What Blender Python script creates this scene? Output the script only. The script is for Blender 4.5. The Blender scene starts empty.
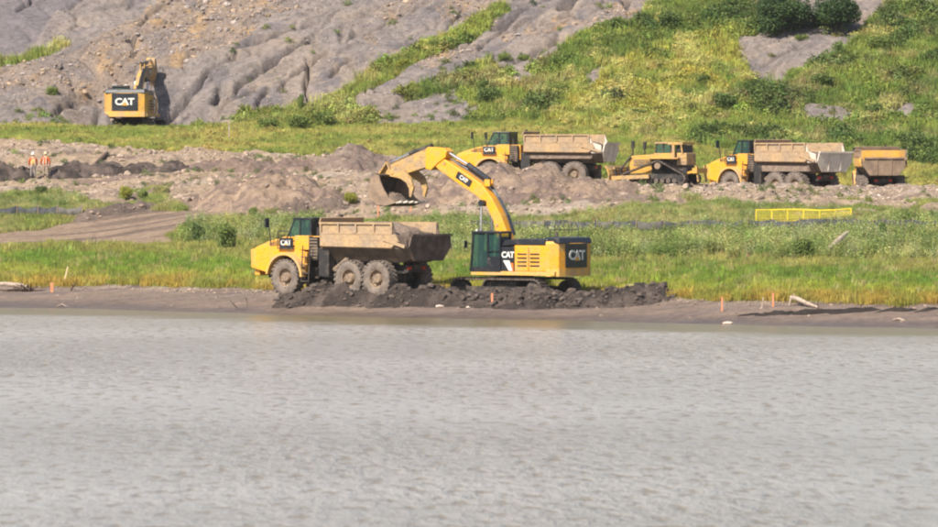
import bpy, bmesh, math, random
import numpy as np
from mathutils import Vector, Matrix, noise as mnoise
random.seed(7); RNG = np.random.default_rng(11)
sc = bpy.context.scene
COL = sc.collection
PI = math.pi
R = math.radians

# ------------------------------------------------------------------ camera, sky, sun, exposure
FPX, HZ, CAMZ, CX = 5600.0, 170.0, 7.7, 469.0        # focal length in photograph pixels, horizon row, eye height, centre column
cam = bpy.data.cameras.new('camera'); camo = bpy.data.objects.new('camera', cam); COL.objects.link(camo)
camo.location = (0, 0, CAMZ); camo.rotation_euler = (R(90), 0, 0)
cam.sensor_width = 36.0; cam.lens = 36.0 * FPX / 938.0
cam.shift_y = -(263.5 - HZ) / 938.0
cam.dof.use_dof = True; cam.dof.focus_distance = 335.0; cam.dof.aperture_fstop = 2.2
cam.clip_start = 1.0; cam.clip_end = 4000.0
sc.camera = camo

SUN_AZ, SUN_EL = (-0.60, -0.80), 44.0                # horizontal direction towards the sun
w = bpy.data.worlds.new("World"); sc.world = w; w.use_nodes = True
nt = w.node_tree; nt.nodes.clear()
sky = nt.nodes.new('ShaderNodeTexSky'); sky.sky_type = 'NISHITA'; sky.sun_disc = False
sky.sun_elevation = R(SUN_EL); sky.sun_rotation = math.atan2(SUN_AZ[0], SUN_AZ[1])
sky.altitude = 400; sky.air_density = 1.0; sky.dust_density = 1.7; sky.ozone_density = 1.0
bg = nt.nodes.new('ShaderNodeBackground'); bg.inputs['Strength'].default_value = 0.10
wo = nt.nodes.new('ShaderNodeOutputWorld')
nt.links.new(sky.outputs[0], bg.inputs['Color']); nt.links.new(bg.outputs[0], wo.inputs['Surface'])
sl = bpy.data.lights.new('sun', 'SUN'); sl.energy = 5.0; sl.angle = R(0.53); sl.color = (1.0, 0.935, 0.82)
so = bpy.data.objects.new('sun', sl); COL.objects.link(so)
sd = Vector((SUN_AZ[0], SUN_AZ[1], math.tan(R(SUN_EL)) * math.hypot(*SUN_AZ))).normalized()
so.rotation_euler = sd.to_track_quat('Z', 'Y').to_euler(); so.location = (-60, -40, 90)
sc.view_settings.view_transform = 'Standard'; sc.view_settings.look = 'None'
sc.view_settings.exposure = 0.64; sc.view_settings.gamma = 1.0
sc.render.engine = 'CYCLES'
sc.cycles.max_bounces = 6; sc.cycles.diffuse_bounces = 3; sc.cycles.glossy_bounces = 3
sc.cycles.transparent_max_bounces = 8; sc.cycles.volume_bounces = 1
sc.cycles.pixel_filter_type = 'BLACKMAN_HARRIS'; sc.cycles.filter_width = 2.1
sc.cycles.use_denoising = True

def at(px, py, Y):
    return Vector(((px - CX) * Y / FPX, Y, CAMZ - (py - HZ) * Y / FPX))

# ------------------------------------------------------------------ noise on arrays
def _hash(ix, iy, seed):
    h = (ix.astype(np.int64) * 374761393 + iy.astype(np.int64) * 668265263 + seed * 1442695041) & 0x7fffffff
    h = ((h ^ (h >> 13)) * 1274126177) & 0x7fffffff
    return ((h ^ (h >> 16)) & 0xffff) / 65535.0
def vnoise(x, y, seed=0):
    x = np.asarray(x, float); y = np.asarray(y, float)
    ix = np.floor(x); iy = np.floor(y); fx = x - ix; fy = y - iy
    fx = fx * fx * (3 - 2 * fx); fy = fy * fy * (3 - 2 * fy)
    a = _hash(ix, iy, seed); b = _hash(ix + 1, iy, seed); c = _hash(ix, iy + 1, seed); d = _hash(ix + 1, iy + 1, seed)
    return (a * (1 - fx) + b * fx) * (1 - fy) + (c * (1 - fx) + d * fx) * fy
def fbm(x, y, seed=0, octv=4, gain=0.5):                 # about -1..1
    s = 0; amp = 1; tot = 0
    for k in range(octv):
        s = s + amp * (vnoise(x * 2 ** k + 17.3 * k, y * 2 ** k - 9.1 * k, seed + k) * 2 - 1); tot += amp; amp *= gain
    return s / tot
def ridged(x, y, seed=0, octv=3):
    s = 0; amp = 1; tot = 0
    for k in range(octv):
        s = s + amp * (1 - np.abs(vnoise(x * 2 ** k + 5.3 * k, y * 2 ** k + 3.1 * k, seed + k) * 2 - 1) * 2); tot += amp; amp *= 0.5
    return s / tot
def sstep(a, b, x):
    t = np.clip((x - a) / (b - a), 0, 1); return t * t * (3 - 2 * t)
def inside(poly, px, py):
    r = np.zeros(px.shape, bool); n = len(poly)
    for i in range(n):
        x0, y0 = poly[i]; x1, y1 = poly[(i + 1) % n]
        if y0 == y1: continue
        c = ((y0 > py) != (y1 > py)) & (px < (x1 - x0) * (py - y0) / (y1 - y0) + x0)
        r ^= c
    return r
def segdist(px, py, pts):
    d = np.full(px.shape, 1e9)
    for (x0, y0), (x1, y1) in zip(pts[:-1], pts[1:]):
        dx, dy = x1 - x0, y1 - y0
        t = np.clip(((px - x0) * dx + (py - y0) * dy) / (dx * dx + dy * dy), 0, 1)
        d = np.minimum(d, np.hypot(px - x0 - t * dx, py - y0 - t * dy))
    return d

# ------------------------------------------------------------------ the lie of the land: for each column of the picture, (distance, row) stations
COLS = [
 (-400, [(322,303),(338,282),(352,262),(364,244),(372,226),(380,206),(388,188),(404,168),(414,146),(428,126)]),
 (0,    [(314,306),(329,284),(346,262),(356,246),(364,230),(371,208),(384,184),(398,170),(412,142),(428,123)]),
 (100,  [(311,308),(324,287),(343,262),(353,246),(361,230),(369,208),(383,184),(397,170),(411,144),(428,122)]),
 (235,  [(303,312),(306.5,300),(315,290),(334,264),(343,250),(350,232),(357,212),(372,190),(390,172),(408,153),(428,123)]),
 (330,  [(296,315),(299.5,300.5),(305,295.5),(312,291),(326,266),(338,250),(346,232),(354,217),(370,190),(388,172),(405,157),(427,126)]),
 (450,  [(291,317.5),(294.6,303),(301,297),(307,293),(321,266),(333,250),(344,230),(352,214),(366,187),(388,176),(404,158),(426,126)]),
 (600,  [(286,320),(291,308),(296,302),(301,297),(313,266),(331,240),(341,226),(352,205),(365,187.5),(380,188.5),(403,187),(409,165),(424,122)]),
 (750,  [(279,324),(286,302),(304,266),(329,238),(340,220),(352,200),(366,187.5),(373,192),(380,198),(402,198),(410,168),(424,122)]),
 (938,  [(273,328),(280,306),(298,266),(326,237),(338,216),(352,200),(366,187.5),(373,192),(380,198),(402,198),(410,168),(424,122)]),
 (1400, [(262,335),(268,310),(288,268),(322,238),(334,216),(352,198),(361,188),(384,184),(400,160),(424,122)]),
]
def smooth1(arr, n, axis):
    for _ in range(n):
        p = np.take(arr, np.r_[0, np.arange(arr.shape[axis] - 1)], axis); q = np.take(arr, np.r_[np.arange(1, arr.shape[axis]), arr.shape[axis] - 1], axis)
        arr = (p + 2 * arr + q) / 4
    return arr
YT = np.arange(-40, 1001, 1.0)
ZT = []
for px, st in COLS:
    ys = [-40, 0, 12, 30, 60, st[0][0] - 40, st[0][0] - 12, st[0][0]]
    zs = [7.0, 6.0, 0.5, -2.5, -4, -3.0, -0.8, 0.0]
    for Y, py in st[1:]:
        ys.append(Y); zs.append(CAMZ - (py - HZ) * Y / FPX)
    y0, z0 = ys[-1], zs[-1]
    for dy, dz in ((22, 10.3), (45, 21), (90, 36), (160, 44), (560, 46)):
        ys.append(y0 + dy); zs.append(z0 + dz)
    z = np.interp(YT, ys, zs)
    ZT.append(smooth1(z, 3, 0))
ZT = np.array(ZT); PXT = np.array([c[0] for c in COLS], float)
PXF = np.arange(-400, 1401, 10.0)
ZF = np.array([[np.interp(p, PXT, ZT[:, j]) for p in PXF] for j in range(ZT.shape[1])])
ZF = smooth1(ZF, 12, 1)
def base_z(X, Y):
    px = np.clip(CX + FPX * X / np.maximum(Y, 60), -399.9, 1399.9)
    u = (px + 400) / 10; v = np.clip(Y + 40, 0, 1039.9)
    iu = np.floor(u).astype(int); iv = np.floor(v).astype(int); fu = u - iu; fv = v - iv
    return (ZF[iv, iu] * (1 - fu) + ZF[iv, iu + 1] * fu) * (1 - fv) + (ZF[iv + 1, iu] * (1 - fu) + ZF[iv + 1, iu + 1] * fu) * fv

def line(pts):
    xs = [p[0] for p in pts]; ys = [p[1] for p in pts]
    return lambda px: np.interp(px, xs, ys)
L_foot = line([(-60,127),(0,126),(100,124.5),(200,124),(250,124),(330,126),(440,124),(520,120),(600,128),(660,138),(740,150),(940,166)])
L_top = line([(-60,137),(0,137),(50,142),(120,146),(235,153),(330,157),(440,162),(520,168),(560,172),(600,179),(615,184),(640,187),(940,188)])
L_dirt = line([(-60,196),(0,196),(60,194),(100,205),(130,211),(190,212),(230,213),(280,211),(330,221),(440,220),(480,223),(520,222),(560,218),(600,215),(660,207),(720,204),(800,207),(870,213),(940,216)])
L_bank = line([(-60,283),(0,284),(100,287),(235,290),(300,291.5),(450,293.5),(600,297.5),(700,301),(800,303),(940,306)])
ROAD = [(-60,236),(40,232),(95,219),(135,211),(300,212),(300,219),(230,219),(200,222),(165,238),(185,247),(-60,249)]
LEFTGRASS = [(-60,194),(0,195),(60,192),(102,204),(98,218),(60,226),(0,236),(-60,238)]
SLOPEGRASS = [(120,192),(140,187),(160,190),(178,205),(190,212),(130,212)]
SCREE = [(-60,95),(-60,70),(30,64),(80,52),(130,20),(175,-10),(330,-10),(300,8),(262,20),(240,45),(180,62),(150,60),(120,78),(60,88)]
SCREE2 = [(330,20),(420,-10),(660,-10),(640,12),(520,50),(470,60),(430,72),(400,60)]
DARK = [(-60,60),(-60,-10),(88,-10),(60,15),(25,52),(0,64)]
HILLGREEN = [
 [(318,128),(334,98),(375,68),(420,45),(455,32),(500,4),(508,14),(470,38),(430,56),(388,82),(348,106),(350,128)],
 [(440,175),(478,112),(500,98),(520,82),(545,66),(575,42),(605,30),(640,18),(660,-10),(1100,-10),(1100,190),(440,190)],
 [(455,84),(470,64),(500,62),(512,84),(505,104),(470,108)],
 [(395,92),(425,84),(470,72),(478,84),(450,92),(410,98)],
 [(-60,64),(20,59),(70,44),(74,47),(50,60),(0,69),(-60,72)],
 [(240,128),(250,112),(290,110),(332,104),(340,130)],
 [(345,118),(360,110),(375,118),(370,126),(348,128)],
]
HILLBARE = [
 [(736,42),(760,36),(800,28),(812,34),(838,38),(856,30),(864,-10),(894,-10),(884,12),(864,30),(838,50),(812,66),(795,72),(775,88),(757,84),(742,66)],
 [(792,-10),(897,-10),(884,14),(862,32),(840,36),(800,34),(784,30),(800,14)],
 [(582,84),(596,72),(614,68),(606,80),(590,90)],
 [(905,-10),(940,-10),(935,8),(915,4)],
 [(800,118),(812,104),(840,108),(858,116),(846,126),(815,128)],
 [(895,112),(912,100),(918,112),(906,122)],
]
YELLOWISH = [(536,132),(545,112),(590,92),(618,70),(645,52),(678,42),(712,36),(738,50),(748,78),(735,92),(705,108),(660,122),(640,132)]
LIGHTGREEN = [(600,72),(640,20),(690,2),(745,0),(752,24),(720,36),(668,44),(632,64)]
CRACKS = [
 ([(92,120),(104,96),(126,80)], 7, 2.0), ([(160,102),(178,84),(205,70),(238,58)], 2.4, 1.1), ([(235,86),(262,66),(300,46),(318,38)], 2.2, 1.0),
 ([(236,48),(275,34),(330,18),(372,12)], 2.4, .9), ([(308,60),(306,88),(312,108)], 1.8, .8), ([(20,12),(34,-2)], 2, .8), ([(52,112),(62,96),(90,84)], 1.8, .7),
 ([(215,95),(222,85),(232,90)], 4, 1.4), ([(330,75),(350,60),(372,56)], 1.6, .6), ([(535,26),(570,18),(590,22)], 2.6, .9), ([(500,70),(545,50),(560,40)], 2.6, .9),
 ([(256,118),(258,100),(268,88)], 1.8, .6), ([(130,40),(160,28),(200,20)], 2, .6), ([(370,110),(400,100),(440,96)], 2.4, .8), ([(480,50),(505,30),(530,8)], 1.6, .6),
 ([(140,26),(150,12),(172,2)], 1.6, .6), ([(280,90),(292,74),(330,52)], 1.5, .6), ([(170,118),(176,106),(190,96)], 1.8, .6), ([(345,40),(380,24),(430,2)], 1.5, .6),
]
def jitter(X, Y, amp=5.0):
    return fbm(X / 2.6, Y / 3.2, 40, 4) * amp, fbm(X / 2.6 + 50, Y / 3.2, 60, 4) * amp * 0.6
# classes
MUD, GRASS, DIRT, ROCK, SCR, DRK, HGREEN, HYEL, HLIGHT, RD = range(10)
def classify(X, Y, px, py):
    jx, jy = jitter(X, Y, 9.0); ax = px + jx; ay = py + jy
    ay2 = py + jy * 0.35
    c = np.full(px.shape, ROCK)
    c[inside(SCREE, ax, ay)] = SCR; c[inside(SCREE2, ax, ay) & (fbm(X / 3, Y / 3, 71, 3) > 0.05)] = SCR
    c[inside(DARK, ax, ay)] = DRK
    for p in HILLGREEN: c[inside(p, ax, ay)] = HGREEN
    c[(c == HGREEN) & inside(YELLOWISH, ax, ay)] = HYEL
    c[(c == HGREEN) & inside(LIGHTGREEN, ax, ay)] = HLIGHT
    for p in HILLBARE: c[inside(p, ax, ay) & (Y > 395)] = ROCK
    low = (ay2 > L_foot(px)) & (Y < 445)
    c[low] = GRASS
    dirt = (ay2 > L_top(px)) & (Y < 421); c[dirt] = DIRT
    g = (ay2 > L_dirt(px)) & (Y < np.where(px > 520, 368, 392)); c[g] = GRASS
    road = inside(ROAD, px + jx * .4, ay2) & (Y < 385); c[road] = RD
    # patchy grass on the worked slope right of the machines
    up = (c == DIRT) & (px > 630) & (py > 199) & (fbm(X / 2.2, Y / 2.5, 90, 3) > 0.22 - (py - 199) / 40); c[up] = GRASS
    dn = (c == GRASS) & (px > 560) & (py < 218) & (py > 189) & (Y < 372) & (fbm(X / 1.8, Y / 3.0, 95, 3) > 0.12); c[dn] = DIRT
    c[inside(SLOPEGRASS, ax, ay2) & (fbm(X / 1.5, Y / 2, 97, 3) > -0.1)] = GRASS
    c[inside(LEFTGRASS, px + jx * .4, ay2) & (Y < 392)] = GRASS
    c[(py + jy * 0.5 > L_bank(px)) & (Y < 340)] = MUD
    c[Y > 520] = HGREEN
    return c

def relief(X, Y, px, py, c_dirt, c_hill):
    z = 0.35 * fbm(X / 11, Y / 11, 3, 3) * sstep(300, 340, Y)
    # hillside: gullies and ribs that run down to the left
    a = .63 * X + 0.77 * (Y - 428); b = (Y - 428) * 0.9 - X * 0.85
    wob = fbm(X / 7, Y / 7, 8, 3) * 1.6
    g = ridged(a / 9 + wob * .2, (b + wob) / 2.6, 21, 3)
    g2 = ridged(a / 3.2, (b + wob * .6) / 1.1, 25, 3)
    bare = c_hill
    r1 = 1 - np.abs(vnoise(a / 9 + .3 * wob, (b + 1.3 * wob) / 3.4, 27) * 2 - 1); r2 = 1 - np.abs(vnoise(a / 4, (b + wob) / 1.7, 29) * 2 - 1)
    gate_ = sstep(-.2, .3, fbm(X / 5, Y / 5, 31, 2))
    z += bare * (0.24 * g + 0.12 * g2 + 0.13 * fbm(X / .6, Y / .6, 33, 3) + .05 * ridged(X / .9, Y / .5, 34, 2) - 1.25 * sstep(.93, 1.0, r1) * gate_ - .55 * sstep(.92, 1.0, r2) * (1 - .6 * gate_))
    z += (sstep(424, 434, Y) * (1 - bare)) * (0.5 * fbm(X / 3.5, Y / 3.5, 35, 3))
    for pts, wd, dp in CRACKS:
        m = (Y > 424) & (px > pts[0][0] - 60) & (px < pts[-1][0] + 60)
        if not m.any(): continue
        jx = fbm(X[m] / 1.8, Y[m] / 1.8, 52, 3) * 3.0
        d = segdist(px[m] + jx, py[m] + jx, pts)
        z[m] -= dp * 1.8 * np.exp(-(d / (wd * .85)) ** 2)
    z += c_dirt * (0.42 * fbm(X / 2.2, Y / 1.8, 12, 4) + 0.24 * ridged(X / .9, Y / .8, 14, 3))
    return z

def grid_axis(segs):
    out = [segs[0][0]]
    for a, b, st in segs:
        n = max(1, int(round((b - a) / st))); out += list(a + (b - a) * np.arange(1, n + 1) / n)
    return np.array(out)
gx = grid_axis([(-900,-200,70),(-200,-70,13),(-70,-42,1.6),(-42,42,.17),(42,70,1.6),(70,200,13),(200,900,70)])
gy = grid_axis([(-40,40,6),(40,240,20),(240,266,2),(266,300,.26),(300,420,.24),(420,458,.19),(458,500,1.5),(500,640,14),(640,960,40)])
GX, GY = np.meshgrid(gx, gy)
GZ0 = base_z(GX, GY)
PXg = CX + FPX * GX / np.maximum(GY, 60); PYg = HZ + FPX * (CAMZ - GZ0) / np.maximum(GY, 60)
CLS = classify(GX, GY, PXg, PYg)
def soft(mask, n=3):
    m = smooth1(mask.astype(float), n, 0); return smooth1(m, n, 1)
dmask = soft((CLS == DIRT), 3); hmask = soft(((CLS == ROCK) | (CLS == SCR) | (CLS == DRK)) & (GY > 418), 4)
hmask = hmask * (1 - 0.6 * soft(CLS == DRK, 4))
GZ = GZ0 + relief(GX, GY, PXg, PYg, dmask, hmask)
wet = sstep(0.0, 0.9, GZ0)
pit = np.exp(-(np.abs((GX + 25.9) / 5.2) ** 4 + np.abs((GY - 431.5) / 6.0) ** 4)); GZ = GZ - pit * np.clip(GZ - 10.35, 0, 2.2)
GZ += soft(CLS == MUD, 2) * sstep(-0.1, 0.8, GZ0) * (0.05 * fbm(GX / 1.2, GY / 1.2, 5, 3) + .03 * fbm(GX / .3, GY / .3, 6, 2)) * (GY > 262)
gm = soft((CLS == GRASS) & (GY < 400), 3)
GZ += gm * 0.07 * fbm(GX / .9, GY / .9, 9, 3)
# little cut step at the edge of the turf
GZ += 0.16 * soft((CLS != MUD) & (GY < 345) & (GZ0 > .5), 1)
def H(X, Y):
    X = np.asarray(X, float); Y = np.asarray(Y, float)
    i = np.clip(np.searchsorted(gx, X) - 1, 0, len(gx) - 2); j = np.clip(np.searchsorted(gy, Y) - 1, 0, len(gy) - 2)
    fx = np.clip((X - gx[i]) / (gx[i + 1] - gx[i]), 0, 1); fy = np.clip((Y - gy[j]) / (gy[j + 1] - gy[j]), 0, 1)
    return (GZ[j, i] * (1 - fx) + GZ[j, i + 1] * fx) * (1 - fy) + (GZ[j + 1, i] * (1 - fx) + GZ[j + 1, i + 1] * fx) * fy
def hz(X, Y): return float(H(np.array([X]), np.array([Y]))[0])
def gpt(px, Y):                                        # the point of the ground at column px and distance Y
    X = (px - CX) * Y / FPX; return Vector((X, Y, hz(X, Y)))

# ------------------------------------------------------------------ materials
class N:
    def __init__(s, name):
        s.m = bpy.data.materials.new(name); s.m.use_nodes = True; s.t = s.m.node_tree; s.b = s.t.nodes['Principled BSDF']; s.o = s.t.nodes['Material Output']
        s.b.inputs['Specular IOR Level'].default_value = 0.3
    def n(s, typ, **k):
        x = s.t.nodes.new(typ)
        for a, v in k.items(): setattr(x, a, v)
        return x
    def l(s, a, b): s.t.links.new(a, b)
    def coord(s, kind='Object'):
        return s.n('ShaderNodeTexCoord').outputs[kind]
    def noise(s, scale, vec=None, detail=4, rough=.55, st=(1, 1, 1)):
        x = s.n('ShaderNodeTexNoise'); x.inputs['Scale'].default_value = scale; x.inputs['Detail'].default_value = detail; x.inputs['Roughness'].default_value = rough
        v = vec if vec is not None else s.coord()
        if st != (1, 1, 1):
            mp = s.n('ShaderNodeMapping'); mp.inputs['Scale'].default_value = st; s.l(v, mp.inputs['Vector']); v = mp.outputs[0]
        s.l(v, x.inputs['Vector']); return x.outputs['Fac']
    def ramp(s, fac, stops):
        x = s.n('ShaderNodeValToRGB'); e = x.color_ramp.elements
        for i, (p, c) in enumerate(stops):
            el = e[i] if i < 2 else e.new(p)
            el.position = p; el.color = (*c, 1) if not isinstance(c, (int, float)) else (c, c, c, 1)
        s.l(fac, x.inputs[0]); return x.outputs[0]
    def mix(s, fac, a, b, mode='MIX'):
        x = s.n('ShaderNodeMix', data_type='RGBA', blend_type=mode)
        for sock, v in ((x.inputs[0], fac), (x.inputs[6], a), (x.inputs[7], b)):
            if isinstance(v, (int, float)): sock.default_value = v
            elif isinstance(v, tuple): sock.default_value = (*v, 1)
            else: s.l(v, sock)
        return x.outputs[2]
    def bump(s, h, dist, strength=1.0):
        x = s.n('ShaderNodeBump'); x.inputs['Distance'].default_value = dist; x.inputs['Strength'].default_value = strength
        s.l(h, x.inputs['Height']); s.l(x.outputs[0], s.b.inputs['Normal']); return x
    def base(s, c):
        if isinstance(c, tuple): s.b.inputs['Base Color'].default_value = (*c, 1)
        else: s.l(c, s.b.inputs['Base Color'])
    def rough(s, r):
        if isinstance(r, (int, float)): s.b.inputs['Roughness'].default_value = r
        else: s.l(r, s.b.inputs['Roughness'])

def ground_material():
    k = N('ground'); a = k.n('ShaderNodeVertexColor', layer_name='Col')
    v = k.n('ShaderNodeNewGeometry').outputs['Position']
    n1 = k.noise(2.2, v, 8, .78); n2 = k.noise(.5, v, 4)
    c = k.mix(1.0, a.outputs[0], k.ramp(n1, [(.32, .55), (.5, 1.0), (.68, 1.3)]), 'MULTIPLY')
    c = k.mix(1.0, c, k.ramp(n2, [(.3, .88), (.7, 1.1)]), 'MULTIPLY')
    k.base(c)
    w_ = k.n('ShaderNodeAttribute', attribute_name='wet')
    k.rough(k.ramp(w_.outputs['Fac'], [(0, .95), (1, .38)]))
    k.bump(n1, .30, 1.0); return k.m
M = {}
M['ground'] = ground_material()

ALB = {MUD: (.275,.198,.15), GRASS: (.17,.19,.04), DIRT: (.39,.283,.192), ROCK: (.255,.212,.19), SCR: (.29,.218,.17), DRK: (.19,.162,.165),
       HGREEN: (.15,.17,.055), HYEL: (.26,.235,.07), HLIGHT: (.2,.21,.05), RD: (.33,.23,.16)}
lut = np.array([ALB[i] for i in range(10)])
colr = lut[CLS]
def tone(mask, seed, sx, sy, c2, lo=-.1, hi=.5, amt=1.0):
    f = (sstep(lo, hi, fbm(GX / sx, GY / sy, seed, 4)) * amt * mask)[..., None]
    return lambda c: c * (1 - f) + np.array(c2) * f
colr = tone(CLS == DIRT, 101, 3.5, 2.0, (.235,.165,.13))(colr)
colr = tone(CLS == DIRT, 103, 5, 1.6, (.42,.33,.26), .1, .6)(colr)
colr = tone(CLS == ROCK, 105, 4.5, 4.5, (.30,.235,.19), .0, .6)(colr)
colr = tone(CLS == ROCK, 107, 2.2, 2.2, (.185,.158,.155), .05, .5)(colr)
colr = tone(CLS == SCR, 109, 1.2, 1.2, (.38,.25,.14), .1, .5)(colr)
colr = tone(CLS == SCR, 111, 2.0, 2.0, (.21,.172,.155), .0, .45)(colr)
colr = tone(CLS == MUD, 113, 6, 1.0, (.24,.175,.145), -.1, .4)(colr)
colr = tone(CLS == RD, 114, 7, .9, (.19,.135,.10), -.1, .4)(colr)
# pale dry crust high on the beach, dark and wet by the water
dry = ((CLS == MUD) * sstep(.55, 1.0, GZ0) * sstep(-.2, .3, fbm(GX / 5, GY / .8, 115, 3)))[..., None]
colr = colr * (1 - .75 * dry) + np.array((.40,.31,.235)) * .75 * dry
wetm = (1 - sstep(.03, .42, GZ0 + .12 * fbm(GX / 4, GY / 1.0, 117, 3))) * (CLS == MUD)
colr = colr * (1 - wetm[..., None] * .38)
streak = (sstep(.22, .4, fbm(GX / 6.0, GY / .5, 119, 3)) * (CLS == MUD) * (GZ0 > .1) * .5)[..., None]
colr = colr * (1 - streak) + np.array((.16,.115,.10)) * streak

_A = (.8 * GX + 0.6 * (GY - 428)); _B = (GY - 428) * 0.9 - GX * 0.62
stk = (sstep(.0, .42, fbm(_A / 7, _B / .9, 121, 4)) * ((CLS == SCR) | ((CLS == ROCK) & (GY > 415))) )[..., None]
colr = colr * (1 - .5 * stk) + np.where((CLS == SCR)[..., None], np.array((.22,.178,.16)), np.array((.17,.145,.143))) * .5 * stk
stk = (sstep(.1, .5, fbm(_A / 5, _B / .7, 125, 4)) * (CLS == ROCK) * (GY > 415))[..., None]
colr = colr * (1 - .5 * stk) + np.array((.36,.28,.225)) * .5 * stk
def build_ground():
    ny, nx = GX.shape
    co = np.stack([GX, GY, GZ], -1).reshape(-1, 3)
    me = bpy.data.meshes.new('ground')
    nf = (nx - 1) * (ny - 1)
    i0 = (np.arange(ny - 1)[:, None] * nx + np.arange(nx - 1)[None, :]).ravel()
    q = np.stack([i0, i0 + 1, i0 + nx + 1, i0 + nx], 1)
    # zones of the setting share vertices at their seams: shore, meadow, works terrace, hillside
    cy = (GY[:-1, :-1].ravel() + GY[1:, 1:].ravel()) / 2; cl = CLS[:-1, :-1].ravel()
    pxf = PXg[:-1, :-1].ravel(); pyf = PYg[:-1, :-1].ravel()
    zone = np.full(nf, 3)
    zone[((cl == GRASS) | (cl == DIRT)) & (cy < 445)] = 2
    zone[((cl == GRASS) | (cl == RD)) & (pyf > L_dirt(pxf) - 4) & (cy < 392)] = 1
    zone[((cl == MUD) | (cy < 280)) & (cy < 340)] = 0
    for zi, nm in enumerate(('muddy_shore', 'meadow', 'earthworks_terrace', 'hillside')):
        qq = q[zone == zi]; used, inv = np.unique(qq.ravel(), return_inverse=True)
        m = bpy.data.meshes.new(nm); m.vertices.add(len(used)); m.vertices.foreach_set('co', co[used].ravel())
        m.loops.add(len(qq) * 4); m.loops.foreach_set('vertex_index', inv.astype(np.int32))
        m.polygons.add(len(qq)); m.polygons.foreach_set('loop_start', np.arange(0, len(qq) * 4, 4, dtype=np.int32)); 
        m.polygons.foreach_set('use_smooth', np.ones(len(qq), bool))
        m.update(calc_edges=True)
        ca = m.color_attributes.new('Col', 'FLOAT_COLOR', 'POINT')
        cc = np.concatenate([colr.reshape(-1, 3)[used], np.ones((len(used), 1))], 1); ca.data.foreach_set('color', cc.ravel())
        wa = m.attributes.new('wet', 'FLOAT', 'POINT'); wa.data.foreach_set('value', wetm.ravel()[used])
        m.materials.append(M['ground'])
        o = bpy.data.objects.new(nm, m); COL.objects.link(o); o['kind'] = 'structure'
build_ground()

def water():
    k = N('river_water')
    v = k.n('ShaderNodeNewGeometry').outputs['Position']
    calm = k.n('ShaderNodeAttribute', attribute_name='calm').outputs['Fac']
    n1 = k.noise(1.0, v, 5, .62, (2.0, .6, 1)); n2 = k.noise(1.0, v, 3, .5, (.42, .11, 1)); n3 = k.noise(1.0, v, 3, .5, (.03, .035, 1))
    h = k.n('ShaderNodeMath', operation='MULTIPLY_ADD'); k.l(n2, h.inputs[0]); h.inputs[1].default_value = .9; k.l(n1, h.inputs[2])
    amp = k.ramp(calm, [(0, 1.0), (1, .10)])
    b = k.bump(h.outputs[0], .50, 1.0)
    wind = k.noise(1.0, v, 3, .5, (.035, .012, 1)); am = k.n('ShaderNodeMath', operation='MULTIPLY'); k.l(amp, am.inputs[0]); k.l(k.ramp(wind, [(.34, .22), (.60, 1.0)]), am.inputs[1]); k.l(am.outputs[0], b.inputs['Strength'])
    c = k.mix(k.ramp(n3, [(.35, 0), (.65, 1)]), (.30,.272,.232), (.375,.345,.305))
    c = k.mix(k.ramp(n1, [(.38, 1), (.47, 0)]), c, (.225,.175,.115))
    c = k.mix(calm, c, (.17,.14,.08))
    k.base(c); k.rough(.24); k.b.inputs['IOR'].default_value = 1.33; k.b.inputs['Specular IOR Level'].default_value = .5
    xs = grid_axis([(-900,-100,100),(-100,100,5),(100,900,100)]); ys = grid_axis([(4,200,14),(200,262,6),(262,335,1.0)])
    X, Y = np.meshgrid(xs, ys); ny, nx = X.shape
    me = bpy.data.meshes.new('river_water')
    i0 = (np.arange(ny - 1)[:, None] * nx + np.arange(nx - 1)[None, :]).ravel()
    me.from_pydata([tuple(p) for p in np.stack([X, Y, 0 * X], -1).reshape(-1, 3)], [], [(int(i), int(i + 1), int(i + nx + 1), int(i + nx)) for i in i0])
    px = CX + FPX * X / np.maximum(Y, 60)
    ye = np.interp(px, [c_[0] for c_ in COLS], [c_[1][0][0] for c_ in COLS])
    cal = sstep(-18.5, -14.5, Y - ye + 1.2 * fbm(X / 6, Y / 6, 7, 2))
    a = me.attributes.new('calm', 'FLOAT', 'POINT'); a.data.foreach_set('value', cal.ravel())
    me.materials.append(k.m); o = bpy.data.objects.new('river_water', me); COL.objects.link(o); o['kind'] = 'structure'
water()

# ------------------------------------------------------------------ builders
def tag(o, label=None, cat=None, group=None, kind=None):
    if label: o['label'] = label
    if cat: o['category'] = cat
    if group: o['group'] = group
    if kind: o['kind'] = kind
    return o
def empty(name, loc, rz=0.0, label=None, cat=None, group=None):
    o = bpy.data.objects.new(name, None); COL.objects.link(o); o.location = loc; o.rotation_euler = (0, 0, rz)
    o.empty_display_size = .3
    return tag(o, label, cat, group)
def kids(o): return [c for c in bpy.data.objects if c.parent == o]
def copy_tree(o, parent=None):
    c = o.copy(); COL.objects.link(c); c.parent = parent
    for ch in kids(o): copy_tree(ch, c)
    return c
def raw(name, V, F, mat, parent=None, smooth=False):
    me = bpy.data.meshes.new(name); me.from_pydata([tuple(v) for v in V], [], F)
    if smooth: me.polygons.foreach_set('use_smooth', [True] * len(F))
    if mat is not None: me.materials.append(mat)
    me.update(); o = bpy.data.objects.new(name, me); COL.objects.link(o); o.parent = parent
    return o
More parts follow.
